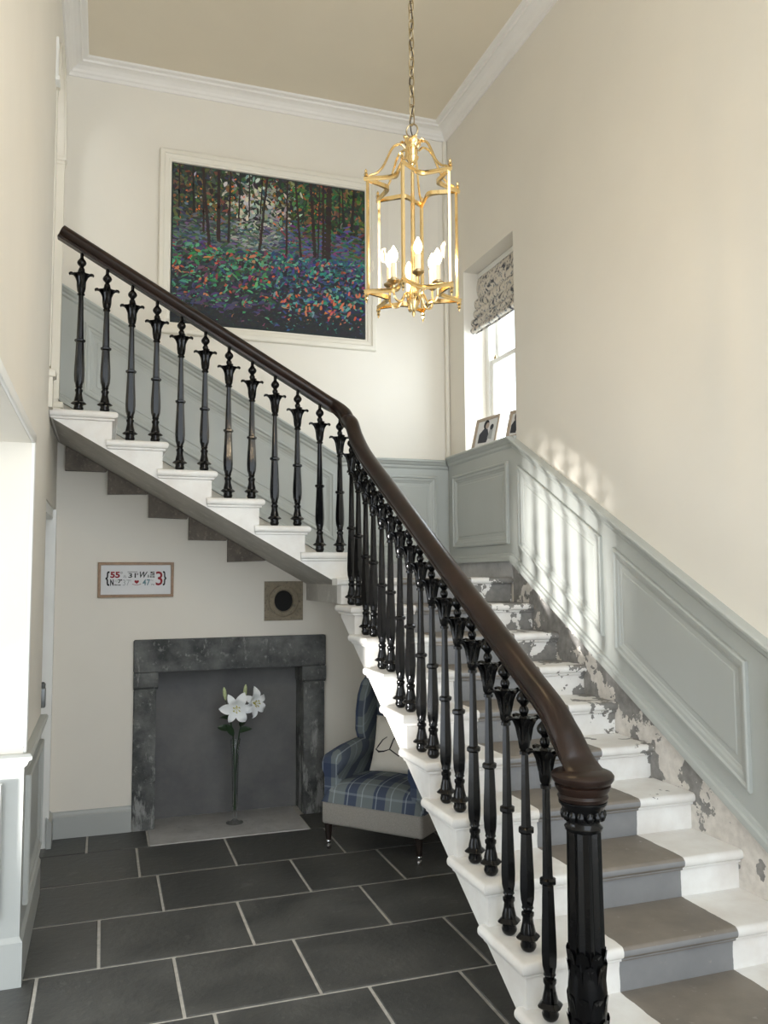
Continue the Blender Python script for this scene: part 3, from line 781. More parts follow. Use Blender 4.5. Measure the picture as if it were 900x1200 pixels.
for i in range(6):
    x, y = vx(i, RV-0.012)
    c = MB(); an = A0+i*PI/3
    dx, dy = math.cos(an), math.sin(an)
    w = 0.007
    poly = [(x+dx*0.006, y+dy*0.006), (x-dy*w, y+dx*w), (x-dx*0.006, y-dy*0.006), (x+dy*w, y-dx*w)]
    c.add([(p[0], p[1], 2.61) for p in poly]+[(p[0], p[1], 3.02) for p in poly], [(0, 1, 5, 4), (1, 2, 6, 5), (2, 3, 7, 6), (3, 0, 4, 7), (3, 2, 1, 0), (4, 5, 6, 7)])
    c.build('post', 'brass', LT)
    c = MB(); X, Y = vx(i, RV-0.006)
    c.lathe([(0, 0.006), (0.004, 0.004), (0.008, 0.008), (0.014, 0.004), (0.02, 0.006), (0.028, 0.001)], (X, Y, 3.03), 8); c.build('finial', 'brass', LT)
    c = MB(); c.lathe([(-0.034, 0.001), (-0.028, 0.004), (-0.024, 0.003), (-0.02, 0.007), (-0.012, 0.004), (-0.006, 0.009), (0, 0.007)], (X, Y, 2.598), 8); c.build('finial', 'brass', LT)
    # scroll arm from the crown to the corner
    pr = [(0.026, 3.155), (0.04, 3.168), (0.058, 3.166), (0.076, 3.15), (0.092, 3.118), (0.112, 3.075), (0.136, 3.048), (0.158, 3.038), (RV-0.01, 3.026)]
    c = MB(); pts = catmull([(LXc+r*dx, LYc+r*dy, z) for r, z in pr], 3); c.tube(pts, [0.0045]*len(pts), 6); c.build('scroll_arm', 'brass', LT)
    # pane of glass following the curved side
    c = MB(); a, b2_ = Vector(vx(i, RV-0.014)), Vector(vx(i+1, RV-0.014)); cen = Vector((LXc, LYc))
    def gp(u, v):
        t = 0.04+0.92*u; p = a.lerp(b2_, t); d = (cen-p).normalized(); p = p+d*0.054*math.sin(PI*t)**0.8
        return (p.x, p.y, 2.615+0.40*v)
    c.grid(gp, 8, 1); c.build('glass_pane', 'lglass', LT)
c = MB(); c.lathe([(3.095, 0.004), (3.10, 0.012), (3.11, 0.017), (3.118, 0.022), (3.125, 0.024), (3.13, 0.018), (3.15, 0.021), (3.17, 0.02), (3.176, 0.026), (3.186, 0.029), (3.19, 0.02), (3.2, 0.008), (3.206, 0.006)], (LXc, LYc, 0), 16)
for i in range(6):
    an = A0+(i+0.5)*PI/3; tmp = MB(); petal(tmp, an, 3.165, [0.02, 0.026, 0.036, 0.046], [0.009, 0.01, 0.008, 0.003], [0, 0.014, 0.026, 0.022], 0.003)
    c.add([(v[0]+LXc, v[1]+LYc, v[2]) for v in tmp.v], tmp.f, 0, True)
c.build('crown', 'brass', LT)
# candle cluster
c = MB(); c.lathe([(2.53, 0.002), (2.54, 0.007), (2.548, 0.005), (2.556, 0.012), (2.568, 0.016), (2.58, 0.022), (2.60, 0.026), (2.62, 0.018), (2.64, 0.01), (3.10, 0.006)], (LXc, LYc, 0), 14); c.build('stem', 'brass', LT)
for i in range(6):
    an = A0+math.radians(22)+i*PI/3; dx, dy = math.cos(an), math.sin(an); rc = 0.092
    dz = 0.0 if i % 2 else 0.018
    cx, cy_ = LXc+rc*dx, LYc+rc*dy
    c = MB(); pr = [(0.018, 2.60), (0.03, 2.612), (0.042, 2.604), (0.048, 2.588), (0.06, 2.574), (0.078, 2.576), (0.09, 2.592), (0.092, 2.612), (rc, 2.632+dz)]
    pts = catmull([(LXc+r*dx, LYc+r*dy, z) for r, z in pr], 3); c.tube(pts, 0.0042, 6); ca = c.build('candle_arm', 'brass', LT)
    c = MB(); c.lathe([(0, 0.005), (0.006, 0.013), (0.012, 0.021), (0.017, 0.022), (0.016, 0.013), (0.024, 0.0125)], (cx, cy_, 2.628+dz), 14); c.build('drip_pan', 'antique', ca)
    c = MB(); c.lathe([(0, 0.0105), (0.062, 0.0105), (0.064, 0.006)], (cx, cy_, 2.645+dz), 14); c.build('candle_tube', 'ivory', ca)
    c = MB(); c.lathe([(0, 0.006), (0.006, 0.009), (0.018, 0.0145), (0.028, 0.0155), (0.04, 0.0125), (0.052, 0.007), (0.062, 0.0015)], (cx, cy_, 2.708+dz), 14); c.build('bulb', 'bulb', ca)
lamp('lantern_glow', 'POINT', (LXc, LYc, 2.80), None, 17, (1.0, 0.76, 0.46), shadow_soft_size=0.03)
# chain of links, flex woven through
c = MB(); c.tube([(LXc+0.024*math.cos(2*PI*i/20)*0.72, LYc-0.024*math.cos(2*PI*i/20)*0.55, 3.228+0.024*math.sin(2*PI*i/20)) for i in range(20)], 0.003, 6, closed=True); c.build('hanging_ring', 'antique', LT)
z = 3.247; i = 0; lk = None
while z < ZC-0.05:
    c = MB(); an = 0.5 if i % 2 else 0.5+PI/2
    if i > 1:
        share(links[i % 2], 'chain_link', LT, Vector((LXc, LYc, z))-wloc(LT))
    else:
        pts = []
        for j in range(16):
            t = 2*PI*j/16; a_ = 0.0105*math.cos(t); b_ = 0.012*math.sin(t)+(0.010 if math.sin(t) > 0.01 else (-0.010 if math.sin(t) < -0.01 else 0))
            pts.append((a_*math.cos(an), a_*math.sin(an), 0.021+b_))
        c.tube(pts, 0.0023, 6, closed=True); o = c.build('chain_link', 'antique', LT, world=False); o.location = Vector((LXc, LYc, z))-wloc(LT)
        if i == 0: links = [o]
        else: links.append(o)
    z += 0.0365; i += 1
c = MB(); c.tube([(LXc+0.006*math.sin(zz*40), LYc+0.006*math.cos(zz*33), zz) for zz in [3.2+j*0.03 for j in range(60)]], 0.0025, 5); c.build('flex', 'cord', LT)
c = MB(); c.lathe([(ZC-0.06, 0.008), (ZC-0.05, 0.03), (ZC-0.02, 0.055), (ZC, 0.06)], (LXc, LYc, 0), 20); c.build('ceiling_rose', 'brass', LT)

# ------------------------------------------------------------------ painting
PX0, PX1, PZ0, PZ1 = 0.40, 1.765, 3.32, 4.415
PT = thing('forest_painting', 'large colourful painting of a forest floor in a wide cream frame', 'painting', (1.08, YB, 3.235))
outer = [(PX0-0.09, PZ0-0.09), (PX1+0.08, PZ0-0.09), (PX1+0.08, PZ1+0.09), (PX0-0.09, PZ1+0.09)]
c = MB(); ring(c, outer, [(0, 0), (0, 0.034), (0.006, 0.04), (0.03, 0.040), (0.036, 0.032), (0.06, 0.028), (0.068, 0.022), (0.078, 0.022), (0.08, 0.012), (0.084, 0.0)], mpBw); c.build('frame', 'cream', PT)
c = MB(); c.box(PX0-0.008, PX1+0.005, YB-0.016, YB-0.002, PZ0-0.006, PZ1+0.006); cv = c.build('canvas', 'underpaint', PT)
def daubs():
    rnd = random.Random(11); vs = []; fs = []; cols = []
    Wp, Hp = PX1-PX0, PZ1-PZ0
    def stroke(u, v, l, w, ang, col, k=[0]):
        k[0] += 1
        o = 0.0165+0.004*k[0]/9000
        ca, sa = math.cos(ang), math.sin(ang); base = len(vs)
        for a, b_ in ((-l, -w*0.5), (-l*0.3, -w), (l*0.5, -w*0.8), (l, 0), (l*0.4, w), (-l*0.5, w*0.8)):
            x = PX0+u*Wp+(a*ca-b_*sa); zz = PZ0+v*Hp+(a*sa+b_*ca)
            x = min(max(x, PX0), PX1); zz = min(max(zz, PZ0), PZ1)
            vs.append((x, YB-o, zz)); cols.append(col)
        fs.append([base+i for i in range(6)])
    def jit(c, j=22): return tuple(max(0, min(255, q+rnd.randint(-j, j))) for q in c)
    def tree(u, v0, v1, w, lean=0.0, col=(34, 26, 24)):
        n_ = 26
        for i in range(n_):
            t = i/(n_-1); stroke(u+lean*(t-0.5)+rnd.uniform(-.0015, .0015), v0+(v1-v0)*t, 0.024, 1.6*w*(1.15-0.4*t), PI/2+rnd.uniform(-.08, .08)-lean*1.2, jit(col, 10))
    # background foliage
    for _ in range(2600):
        u = rnd.random(); v = 0.48+0.52*rnd.random()
        pale = math.exp(-((u-0.42)/0.15)**2)*math.exp(-((v-0.76)/0.22)**2)
        if rnd.random() < pale*0.9: col = rnd.choice([(150, 158, 146), (176, 180, 168), (120, 130, 118), (196, 196, 184), (132, 140, 130)])
        elif u > 0.6: col = rnd.choice([(40, 84, 44), (34, 66, 40), (70, 110, 48), (28, 44, 34), (104, 74, 44), (52, 92, 60), (30, 40, 36), (128, 90, 60)])
        else: col = rnd.choice([(60, 72, 44), (44, 56, 38), (96, 90, 54), (36, 44, 40), (112, 76, 48), (70, 92, 60), (48, 60, 66), (32, 36, 34)])
        stroke(u, v, rnd.uniform(.014, .032), rnd.uniform(.006, .014), rnd.uniform(0, PI), jit(col, 18))
    for _ in range(70):
        stroke(rnd.choice([rnd.uniform(0.02, 0.22), rnd.uniform(0.28, .36), rnd.uniform(0.5, 0.75)]), rnd.uniform(0.62, 0.96), .008, .005, rnd.uniform(0, PI), jit((200, 104, 40)))
    for u, v0, w, ln in ((0.03, .62, .004, .0), (.10, .66, .005, -.01), (.33, .66, .003, .01), (.38, .68, .003, 0), (.44, .64, .003, .015), (.88, .6, .004, -.01), (.86, .62, .003, .0), (.93, .58, .007, .02)):
        tree(u, v0, 1.0, w, ln)
    # mid ground: mist and bluebells
    for _ in range(1700):
        u = rnd.random(); v = rnd.gauss(0.54, 0.075)
        if abs(u-0.42) < 0.12 and rnd.random() < 0.45: col = rnd.choice([(150, 156, 150), (120, 128, 124), (96, 108, 110)])
        elif u > 0.55: col = rnd.choice([(72, 78, 128), (84, 84, 134), (46, 54, 98), (60, 108, 98), (118, 62, 104), (104, 62, 58), (44, 92, 84), (56, 100, 72), (48, 84, 60)])
        else: col = rnd.choice([(64, 84, 72), (74, 78, 104), (52, 72, 64), (92, 96, 118), (46, 58, 66), (90, 110, 90)])
        stroke(u, v, rnd.uniform(.014, .036), rnd.uniform(.005, .010), rnd.gauss(0, .35), jit(col, 18))
    for u, v0, w, ln in ((0.17, .28, .008, -.05), (.15, .6, .004, .0), (.225, .55, .008, .0), (.28, .55, .005, .01), (.45, .43, .006, .045), (.575, .4, .005, .005), (.64, .34, .006, -.04), (.72, .22, .010, -.035), (.795, .24, .018, .02), (.77, .25, .008, .0), (.745, .34, .004, .01)):
        tree(u, v0, 1.0, w, ln, (44, 30, 26))
    # undergrowth
    for _ in range(3600):
        u = rnd.random(); v = 0.50*rnd.random()**0.8
        f = v/0.5
        if rnd.random() > 0.25+0.75*f: col = rnd.choice([(20, 26, 32), (26, 30, 40), (22, 40, 42), (34, 30, 44)])
        elif rnd.random() < 0.09: col = rnd.choice([(160, 76, 50), (180, 100, 66), (140, 52, 50), (186, 120, 90), (140, 56, 84)])
        elif u > 0.5: col = rnd.choice([(30, 92, 90), (40, 120, 106), (46, 66, 120), (26, 60, 70), (70, 60, 110), (96, 150, 136), (30, 40, 60)])
        else: col = rnd.choice([(36, 92, 62), (60, 130, 90), (44, 66, 60), (60, 54, 92), (80, 150, 116), (34, 48, 56), (90, 60, 80)])
        stroke(u, v, rnd.uniform(.012, .034), rnd.uniform(.005, .012), rnd.gauss(0.2, .7), jit(col, 16))
    for _ in range(45):
        stroke(rnd.uniform(0.02, 0.98), rnd.uniform(0.12, 0.5), .013, .007, rnd.uniform(0, PI), jit(rnd.choice([(190, 100, 70), (184, 80, 54), (160, 56, 60)]), 14))
    for _ in range(40):
        stroke(rnd.uniform(0.55, 0.98), rnd.uniform(0.06, 0.3), .018, .008, rnd.gauss(1.2, .4), jit((190, 108, 78), 14))
    for _ in range(60):
        stroke(rnd.uniform(0.02, 0.45), rnd.uniform(0.1, 0.2), .03, .008, rnd.gauss(0.3, .4), jit((66, 58, 92), 12))
    for _ in range(500):
        stroke(rnd.random(), 0.11*rnd.random()**1.5, .02, .01, rnd.gauss(0, .5), jit((20, 26, 32), 8))
    me = bpy.data.meshes.new('brush_strokes'); off = wloc(cv)
    me.from_pydata([(a-off.x, b_-off.y, d-off.z) for a, b_, d in vs], [], fs)
    at = me.color_attributes.new('Col', 'FLOAT_COLOR', 'POINT')
    flat = []
    for cc in cols: flat += [*srgb(*cc), 1.0]
    at.data.foreach_set('color', flat); me.materials.append(M['paint'])
    o = bpy.data.objects.new('brush_strokes', me); COL.objects.link(o); o.parent = cv; o['kind'] = 'stuff'
daubs()

# ------------------------------------------------------------------ framed print under the stairs
FR = thing('framed_print', 'small oak framed typographic print on the wall above the fireplace', 'picture', (0.205, YB, 1.47))
fx0, fx1, fz0, fz1 = -0.03, 0.44, 1.475, 1.70
c = MB(); ring(c, [(fx0, fz0), (fx1, fz0), (fx1, fz1), (fx0, fz1)], [(0, 0.0), (0, 0.02), (0.003, 0.022), (0.016, 0.022), (0.018, 0.008), (0.019, 0.0)], mpBw); c.build('frame', 'oak', FR)
c = MB(); c.box(fx0+0.012, fx1-0.012, YB-0.008, YB-0.001, fz0+0.012, fz1-0.012); mt = c.build('mount', 'mount', FR)
dg = None
def text(s, x0, x1, z0, z1, mat, bold=0.0, shear=0.0):
    # lettering fitted to the box (x0..x1, z0..z1) on the mount
    cu = bpy.data.curves.new('lettering', 'FONT'); cu.body = s; cu.size = 0.05; cu.offset = bold; cu.shear = shear; cu.extrude = 0.0004; cu.resolution_u = 3
    ob = bpy.data.objects.new('lettering', cu); COL.objects.link(ob)
    bpy.context.view_layer.update()
    me = bpy.data.meshes.new_from_object(ob.evaluated_get(bpy.context.evaluated_depsgraph_get()))
    bpy.data.objects.remove(ob); me.materials.clear(); me.materials.append(M[mat])
    ax = [v.co.x for v in me.vertices]; ay = [v.co.y for v in me.vertices]
    kx, ky = (x1-x0)/(max(ax)-min(ax)), (z1-z0)/(max(ay)-min(ay)); mx, my = min(ax), min(ay)
    off = wloc(mt)
    for v in me.vertices:
        a, b_, d = v.co; v.co = (x0+(a-mx)*kx-off.x, YB-0.0092-d-off.y, z0+(b_-my)*ky-off.z)
    o = bpy.data.objects.new('lettering', me); COL.objects.link(o); o.parent = mt
    return o
text('{', .016, .040, 1.549, 1.643, 'black', 0.0012); text('}', .372, .394, 1.549, 1.643, 'black', 0.0012)
text('55', .045, .104, 1.600, 1.640, 'red', 0.002); text('°', .106, .121, 1.625, 1.641, 'greyp', 0.001)
text('&', .124, .146, 1.600, 1.618, 'greyp'); text('31', .156, .202, 1.600, 1.631, 'black', 0.0008); text('"', .206, .217, 1.617, 1.630, 'black')
text('W', .226, .276, 1.600, 1.640, 'black', 0.0008, 0.3); text('S', .291, .321, 1.618, 1.640, 'black', 0.0014); text('&', .274, .288, 1.602, 1.620, 'black'); text('ES', .292, .321, 1.601, 1.614, 'black', 0.0006)
text('3', .327, .370, 1.550, 1.641, 'red', 0.0004)
text('N', .045, .066, 1.550, 1.591, 'black', 0.002); text('no', .072, .090, 1.572, 1.588, 'greyp'); text("7'", .092, .118, 1.566, 1.591, 'black', 0.0014); text('line', .072, .110, 1.551, 1.560, 'black', 0.0016)
text("37'", .122, .172, 1.550, 1.590, 'greyp', 0.0002); text('47', .244, .292, 1.550, 1.590, 'teal', 0.0008); text("N", .296, .310, 1.578, 1.590, 'greyp'); text('74', .298, .318, 1.551, 1.560, 'black')
c = MB(); c.box(0.150, 0.212, YB-0.0096, YB-0.008, 1.637, 1.640); c.build('rule', 'black', mt)
c = MB(); hp = [(0.208+0.0009*16*math.sin(t)**3, 1.574+0.0009*(13*math.cos(t)-5*math.cos(2*t)-2*math.cos(3*t)-math.cos(4*t))) for t in [2*PI*i/24 for i in range(24)]]
c.prism(hp, YB-0.0096, YB-0.008, lambda a, z, d: (a, d, z)); c.build('heart', 'red', mt)
c = MB(); c.tube([(0.181+0.0045*i, YB-0.009, 1.560-0.006*math.sin(PI*i/12)) for i in range(13)], 0.0016, 5); c.build('flourish', 'red', mt)

# ------------------------------------------------------------------ stone flue block
FB = thing('flue_stone', 'square sandstone block with a round dark hole above the fireplace', 'stone block', (1.175, YB, 1.31))
cx, cz, hw = 1.175, 1.437, 0.133
c = MB(); ns = 32
def sq(a):
    k = 1/max(abs(math.cos(a)), abs(math.sin(a))); return (cx+hw*k*math.cos(a), cz+hw*k*math.sin(a))
al = [2*PI*(i+0.5)/ns+PI/4 for i in range(ns)]; al = [PI/4+2*PI*i/ns for i in range(ns)]
o_ = 0.014
rings = [[(*sq(a), 0.0) for a in al], [(*sq(a), o_) for a in al], [(cx+0.108*math.cos(a), cz+0.108*math.sin(a), o_) for a in al], [(cx+0.104*math.cos(a), cz+0.104*math.sin(a), o_-0.005) for a in al], [(cx+0.098*math.cos(a), cz+0.098*math.sin(a), o_) for a in al], [(cx+0.068*math.cos(a), cz+0.078*math.sin(a), o_+0.002) for a in al], [(cx+0.066*math.cos(a), cz+0.076*math.sin(a), o_-0.003) for a in al], [(cx+0.062*math.cos(a), cz+0.07*math.sin(a), 0.001) for a in al]]
vs = [mpBw(x, o, z) for r in rings for x, z, o in r]
c.add(vs, [(k*ns+i, k*ns+(i+1) % ns, (k+1)*ns+(i+1) % ns, (k+1)*ns+i) for k in range(len(rings)-1) for i in range(ns)])
c.build('block', 'flue', FB)
c = MB(); c.lathe([(0, 0.07), (0.0005, 0.07)], (0, 0, 0), 32)
c.v = [mpBw(cx+v[0]*0.98, 0.0012+v[2], cz+v[1]*1.1) for v in c.v]; c.build('flue_hole', 'near_black', FB)  # flat near-black disc closing the shallow round hole

# ------------------------------------------------------------------ fireplace
FP = thing('stone_fireplace', 'plain dark stone fireplace surround with slate back and pale hearth', 'fireplace', (0.83, YB, 0))
def stone(mb, x0, x1, y0, y1, z0, z1, r=0.01, seed=0):
    rnd = random.Random(seed); s0 = len(mb.v)
    mb.rbox(x0, x1, y0, y1, z0, z1, r, 2)
    for i in range(s0, len(mb.v)):
        v = mb.v[i]; mb.v[i] = (v[0]+rnd.uniform(-.003, .003), v[1]+rnd.uniform(-.002, .002), v[2]+rnd.uniform(-.003, .003))
c = MB(); stone(c, 0.197, 1.468, YB-0.035, YB+0.22, 0.99, 1.203, 0.012, 1); c.build('lintel', 'mantel', FP)
c = MB(); stone(c, 0.200, 0.343, YB-0.025, YB+0.22, 0.0, 0.885, 0.01, 2); c.build('jamb', 'mantel', FP)
c = MB(); stone(c, 1.312, 1.46, YB-0.025, YB+0.22, 0.0, 0.885, 0.01, 3); c.build('jamb', 'mantel', FP)
for x0, x1 in ((0.199, 0.352), (1.302, 1.468)):
    c = MB(); c.prism([(YB-0.032, 0.99), (YB-0.032, 0.925), (YB-0.028, 0.90), (YB-0.012, 0.883), (YB+0.2, 0.883), (YB+0.2, 0.99)], x0, x1, lambda a, z, d: (d, a, z)); c.build('corbel', 'mantel', FP)
c = MB(); c.box(FX0+0.001, FX1-0.001, YB+0.21, YB+0.24, 0.0, 1.19); c.build('fireback', 'back', FP)
c = MB(); stone(c, 0.30, 1.278, 5.243, YB+0.215, -0.012, 0.003, 0.003, 5); c.build('hearth', 'lime', FP)

# vase of lilies
VX, VY = 0.845, 5.52
VS = thing('glass_vase', 'tall slim clear glass vase standing on the pale hearth', 'vase', (VX, VY, 0.004))
c = MB()
pr = [(0.004, 0.056), (0.008, 0.056), (0.012, 0.03), (0.03, 0.012), (0.05, 0.015), (0.09, 0.018), (0.25, 0.02), (0.42, 0.025), (0.54, 0.034), (0.538, 0.031), (0.42, 0.022), (0.25, 0.017), (0.09, 0.014), (0.07, 0.004)]
c.lathe(pr, (VX, VY, 0), 24); c.build('vessel', 'vase', VS)
def lily(base, tips, label):
    t = thing('lily', label, 'flower', base)
    return t
def bloom(t, cpos, nrm, size, rot):
    cpos = Vector(cpos); nrm = Vector(nrm).normalized(); u = nrm.orthogonal().normalized(); w = nrm.cross(u)
    c = MB(); c.tube([cpos-nrm*0.05*size, cpos-nrm*0.02*size, cpos+nrm*0.01*size], [0.005, 0.011*size, 0.016*size], 8); bl = c.build('bloom', 'petal', t)
    for i in range(6):
        an = rot+i*PI/3; d = u*math.cos(an)+w*math.sin(an); sd = nrm.cross(d)
        L = (0.105 if i % 2 else 0.098)*size; wd = (0.034 if i % 2 else 0.025)*size
        def pf(a, b_, th=0.0):
            r = 0.008+L*a; wid = wd*math.sin(PI*min(1, a*0.92+0.08))**0.75*(1.0 if a < 0.98 else 0.2)
            h = 0.045*size*math.sin(a*PI*0.72)-0.028*size*a*a
            q = cpos+d*r+sd*wid*(b_*2-1)+nrm*(h-0.006*(b_*2-1)**2*-1+th+0.004*math.sin(a*9+i))
            return q[:]
        c = MB(); c.grid(lambda a, b_: pf(a, b_), 8, 4); c.grid(lambda a, b_: pf(a, b_, -0.0012), 8, 4); c.build('petal', 'petal', bl)
    c = MB()
    for i in range(6):
        an = rot+0.5+i*PI/3; d = u*math.cos(an)+w*math.sin(an)
        c.tube([cpos, cpos+nrm*0.03*size+d*0.008, cpos+nrm*0.055*size+d*0.02*size], 0.0012, 5)
        e = cpos+nrm*0.056*size+d*0.021*size; c.tube([e-w*0.006, e+w*0.006], 0.003, 5)
    c.build('stamens', 'stamen', bl)
def bud(t, p, d, L=0.06):
    p = Vector(p); d = Vector(d).normalized()
    c = MB(); pts = [p+d*L*s for s in (0, .15, .4, .65, .85, 1)]; c.tube(pts, [0.004, 0.009, 0.0125, 0.012, 0.009, 0.003], 8); c.build('bud', 'bud', t)
def leaf(t, p, d, L, w, droop=0.4):
    p = Vector(p); d = Vector(d).normalized(); sd = d.cross(Vector((0, 1, 0.2))).normalized()
    def lf(a, b_, th=0):
        q = p+d*L*a+Vector((0, 0, -droop*L*a*a))+sd*w*(b_*2-1)*math.sin(PI*min(1, a+0.03))**0.8
        return (q.x, q.y-th+0.006*(b_*2-1)**2, q.z)
    c = MB(); c.grid(lambda a, b_: lf(a, b_), 6, 2); c.grid(lambda a, b_: lf(a, b_, 0.001), 6, 2); c.build('leaf', 'green', t)
t1 = thing('lily', 'white lily turned to the room with a bud above it in the vase', 'flower', (VX, VY, 0.08), group='lilies in the glass vase')
c = MB(); c.tube(catmull([(VX+0.004, VY, 0.085), (VX-0.002, VY, 0.3), (VX-0.014, VY, 0.55), (VX-0.03, VY-0.01, 0.66), (VX-0.005, VY-0.04, 0.745)], 4), 0.005, 7); c.build('stem', 'green', t1)
bloom(t1, (VX-0.005, VY-0.06, 0.755), (-0.1, -1, -0.12), 1.0, 0.3)
bud(t1, (VX-0.07, VY-0.03, 0.80), (-0.15, -0.1, 1), 0.085)
c = MB(); c.tube([(VX-0.03, VY-0.01, 0.66), (VX-0.05, VY-0.02, 0.74), (VX-0.07, VY-0.03, 0.80)], 0.003, 6); c.build('side_stem', 'green', t1)
leaf(t1, (VX-0.02, VY-0.012, 0.60), (-1, -0.1, 0.6), 0.12, 0.026, 0.3); leaf(t1, (VX-0.02, VY-0.012, 0.66), (-1, -0.2, 1.0), 0.13, 0.016, 0.5)
leaf(t1, (VX-0.012, VY-0.012, 0.56), (-0.5, -0.3, 1), 0.13, 0.022, 0.2)
t2 = thing('lily', 'white lily turned aside with a pale bud behind it in the vase', 'flower', (VX+0.004, VY+0.003, 0.08), group='lilies in the glass vase')
c = MB(); c.tube(catmull([(VX-0.004, VY+0.004, 0.085), (VX+0.004, VY+0.004, 0.3), (VX+0.022, VY, 0.55), (VX+0.05, VY, 0.66), (VX+0.09, VY-0.02, 0.765)], 4), 0.005, 7); c.build('stem', 'green', t2)
bloom(t2, (VX+0.105, VY-0.03, 0.775), (0.55, -1, -0.05), 0.95, 0.8)
bud(t2, (VX+0.06, VY+0.01, 0.80), (0.1, 0.1, 1), 0.09)
c = MB(); c.tube([(VX+0.05, VY, 0.66), (VX+0.058, VY+0.006, 0.74), (VX+0.06, VY+0.01, 0.80)], 0.003, 6); c.build('side_stem', 'green', t2)
leaf(t2, (VX+0.025, VY-0.01, 0.58), (0.8, -0.2, 0.8), 0.12, 0.024, 0.5); leaf(t2, (VX+0.03, VY-0.01, 0.62), (0.2, -0.4, 0.6), 0.09, 0.02, 0.3)

# ------------------------------------------------------------------ armchair under the flight
CA = math.radians(-48.4)
CH = thing('tartan_armchair', 'wing armchair in blue tartan with grey linen base under the stairs', 'armchair', (1.49, 4.595, 0), CA)
def cpart(mb, name, mat, par=None): return mb.build(name, mat, par or CH, world=False)
c = MB(); c.rbox(-0.335, 0.335, -0.03, 0.60, 0.15, 0.285, 0.02, 3); cpart(c, 'base', 'linen')
c = MB()
def seat(u, v):
    x = (u*2-1)*0.33; y = -0.035+v*0.50
    k = (1-abs(u*2-1)**6)*(1-abs(v*2-1)**6)
    return (x, y, 0.28+0.115*max(0, k)**0.4+0.02*math.sin(PI*u)*math.sin(PI*v))
c.grid(seat, 28, 24); c.add([(-0.33, -0.035, 0.28), (0.33, -0.035, 0.28), (0.33, 0.465, 0.28), (-0.33, 0.465, 0.28)], [(0, 3, 2, 1)]); cpart(c, 'seat', 'tartan')
for sgn in (-1, 1):
    c = MB(); secs = []
    for y, zc, rr, out in ((-0.0, 0.475, 0.06, 0.30), (0.02, 0.487, 0.072, 0.30), (0.15, 0.51, 0.073, 0.295), (0.30, 0.53, 0.068, 0.285), (0.44, 0.54, 0.05, 0.275)):
        sec = []
        cxu = out+0.0
        for i in range(15):
            a = math.radians(-45+i*(270/14)); sec.append((sgn*(cxu-0.01+rr*math.cos(PI-a)*-1*0+rr*math.cos(a)), y, zc+rr*math.sin(a)))
        sec += [(sgn*(cxu-0.055), y, 0.40), (sgn*(cxu-0.055), y, 0.27), (sgn*(cxu+0.032), y, 0.27), (sgn*(cxu+0.03), y, 0.40)]
        secs.append(sec)
    n = len(secs[0])
    vs = [p for s_ in secs for p in s_]
    fs = [(i*n+k, i*n+(k+1) % n, (i+1)*n+(k+1) % n, (i+1)*n+k) for i in range(len(secs)-1) for k in range(n)]
    fs += [list(range(n))[::-1], [(len(secs)-1)*n+k for k in range(n)]]
    c.add(vs, fs, 0, True); cpart(c, 'arm', 'tartan')
    # wing
    c = MB(); wp = [(0.44, 0.50), (0.34, 0.55), (0.305, 0.64), (0.31, 0.76), (0.335, 0.86), (0.38, 0.935), (0.45, 0.975), (0.56, 0.985), (0.60, 0.93), (0.58, 0.5)]
    x0, x1 = sgn*0.235, sgn*0.315
    def wm(a, z, d): return (d, a, z)
    c.prism(inset(wp, 0.018), x0-sgn*0.012, x0, wm); c = MB()
    n = len(wp); lay = [(inset(wp, 0.022), x0), (wp, x0+sgn*0.018), (wp, x1-sgn*0.018), (inset(wp, 0.022), x1)]
    vs = [wm(a, z, d) for P_, d in lay for a, z in P_]
    fs = [(k*n+i, k*n+(i+1) % n, (k+1)*n+(i+1) % n, (k+1)*n+i) for k in range(3) for i in range(n)]+[list(range(n))[::-1], [3*n+i for i in range(n)]]
    c.add(vs, fs, 0, True); cpart(c, 'wing', 'tartan')
c = MB(); c.rbox(-0.25, 0.25, 0.45, 0.60, 0.27, 1.0, 0.05, 4); cpart(c, 'backrest', 'tartan')
for x, y in ((-0.30, 0.0), (0.30, 0.0), (-0.29, 0.56), (0.29, 0.56)):
    c = MB(); c.lathe([(0.04, 0.014), (0.06, 0.016), (0.155, 0.025)], (x, y, 0), 8); lg = cpart(c, 'leg', 'darkwood')
    c = MB(); c.lathe([(0.034, 0.008), (0.044, 0.016), (0.05, 0.017), (0.056, 0.015)], (x, y, 0), 10)
    tmp = MB(); tmp.lathe([(-0.009, 0.011), (-0.006, 0.0165), (0.006, 0.0165), (0.009, 0.011)], (0, 0, 0), 14)
    c.add([(x+v[2], y+v[0]+0.006, 0.017+v[1]) for v in tmp.v], tmp.f, 0, True); cpart(c, 'castor', 'chrome', lg)
# cushion with a bird drawn on it
qm = MB()
def pil(u, v, s):
    a, b_ = u*2-1, v*2-1; k = max(0, (1-a**4)*(1-b_**4))**0.55
    return (0.19*a*(1-0.06*(1-b_*b_)), s*0.055*k, 0.17+0.17*b_*(1-0.06*(1-a*a)))
qm.grid(lambda u, v: pil(u, v, -1), 16, 16); qm.grid(lambda u, v: pil(u, v, 1), 16, 16)
CU = thing('bird_cushion', 'off white cushion printed with a dark bird on the tartan armchair', 'cushion', (1.49+0.29*math.cos(CA+PI/2), 4.595+0.29*math.sin(CA+PI/2), 0.405), CA)
M['cushion'] = simple('off_white_cushion_cotton', srgb(222, 216, 204), 0.9, var=0.03)
co_ = qm.build('cover', 'cushion', CU, world=False); co_.rotation_euler[0] = math.radians(-16)
def onp(a, z):
    u = a/0.38+0.5; v = (z-0.17)/0.34+0.5; p = pil(u, v, -1); return (p[0], p[1]-0.002, p[2])
c = MB()
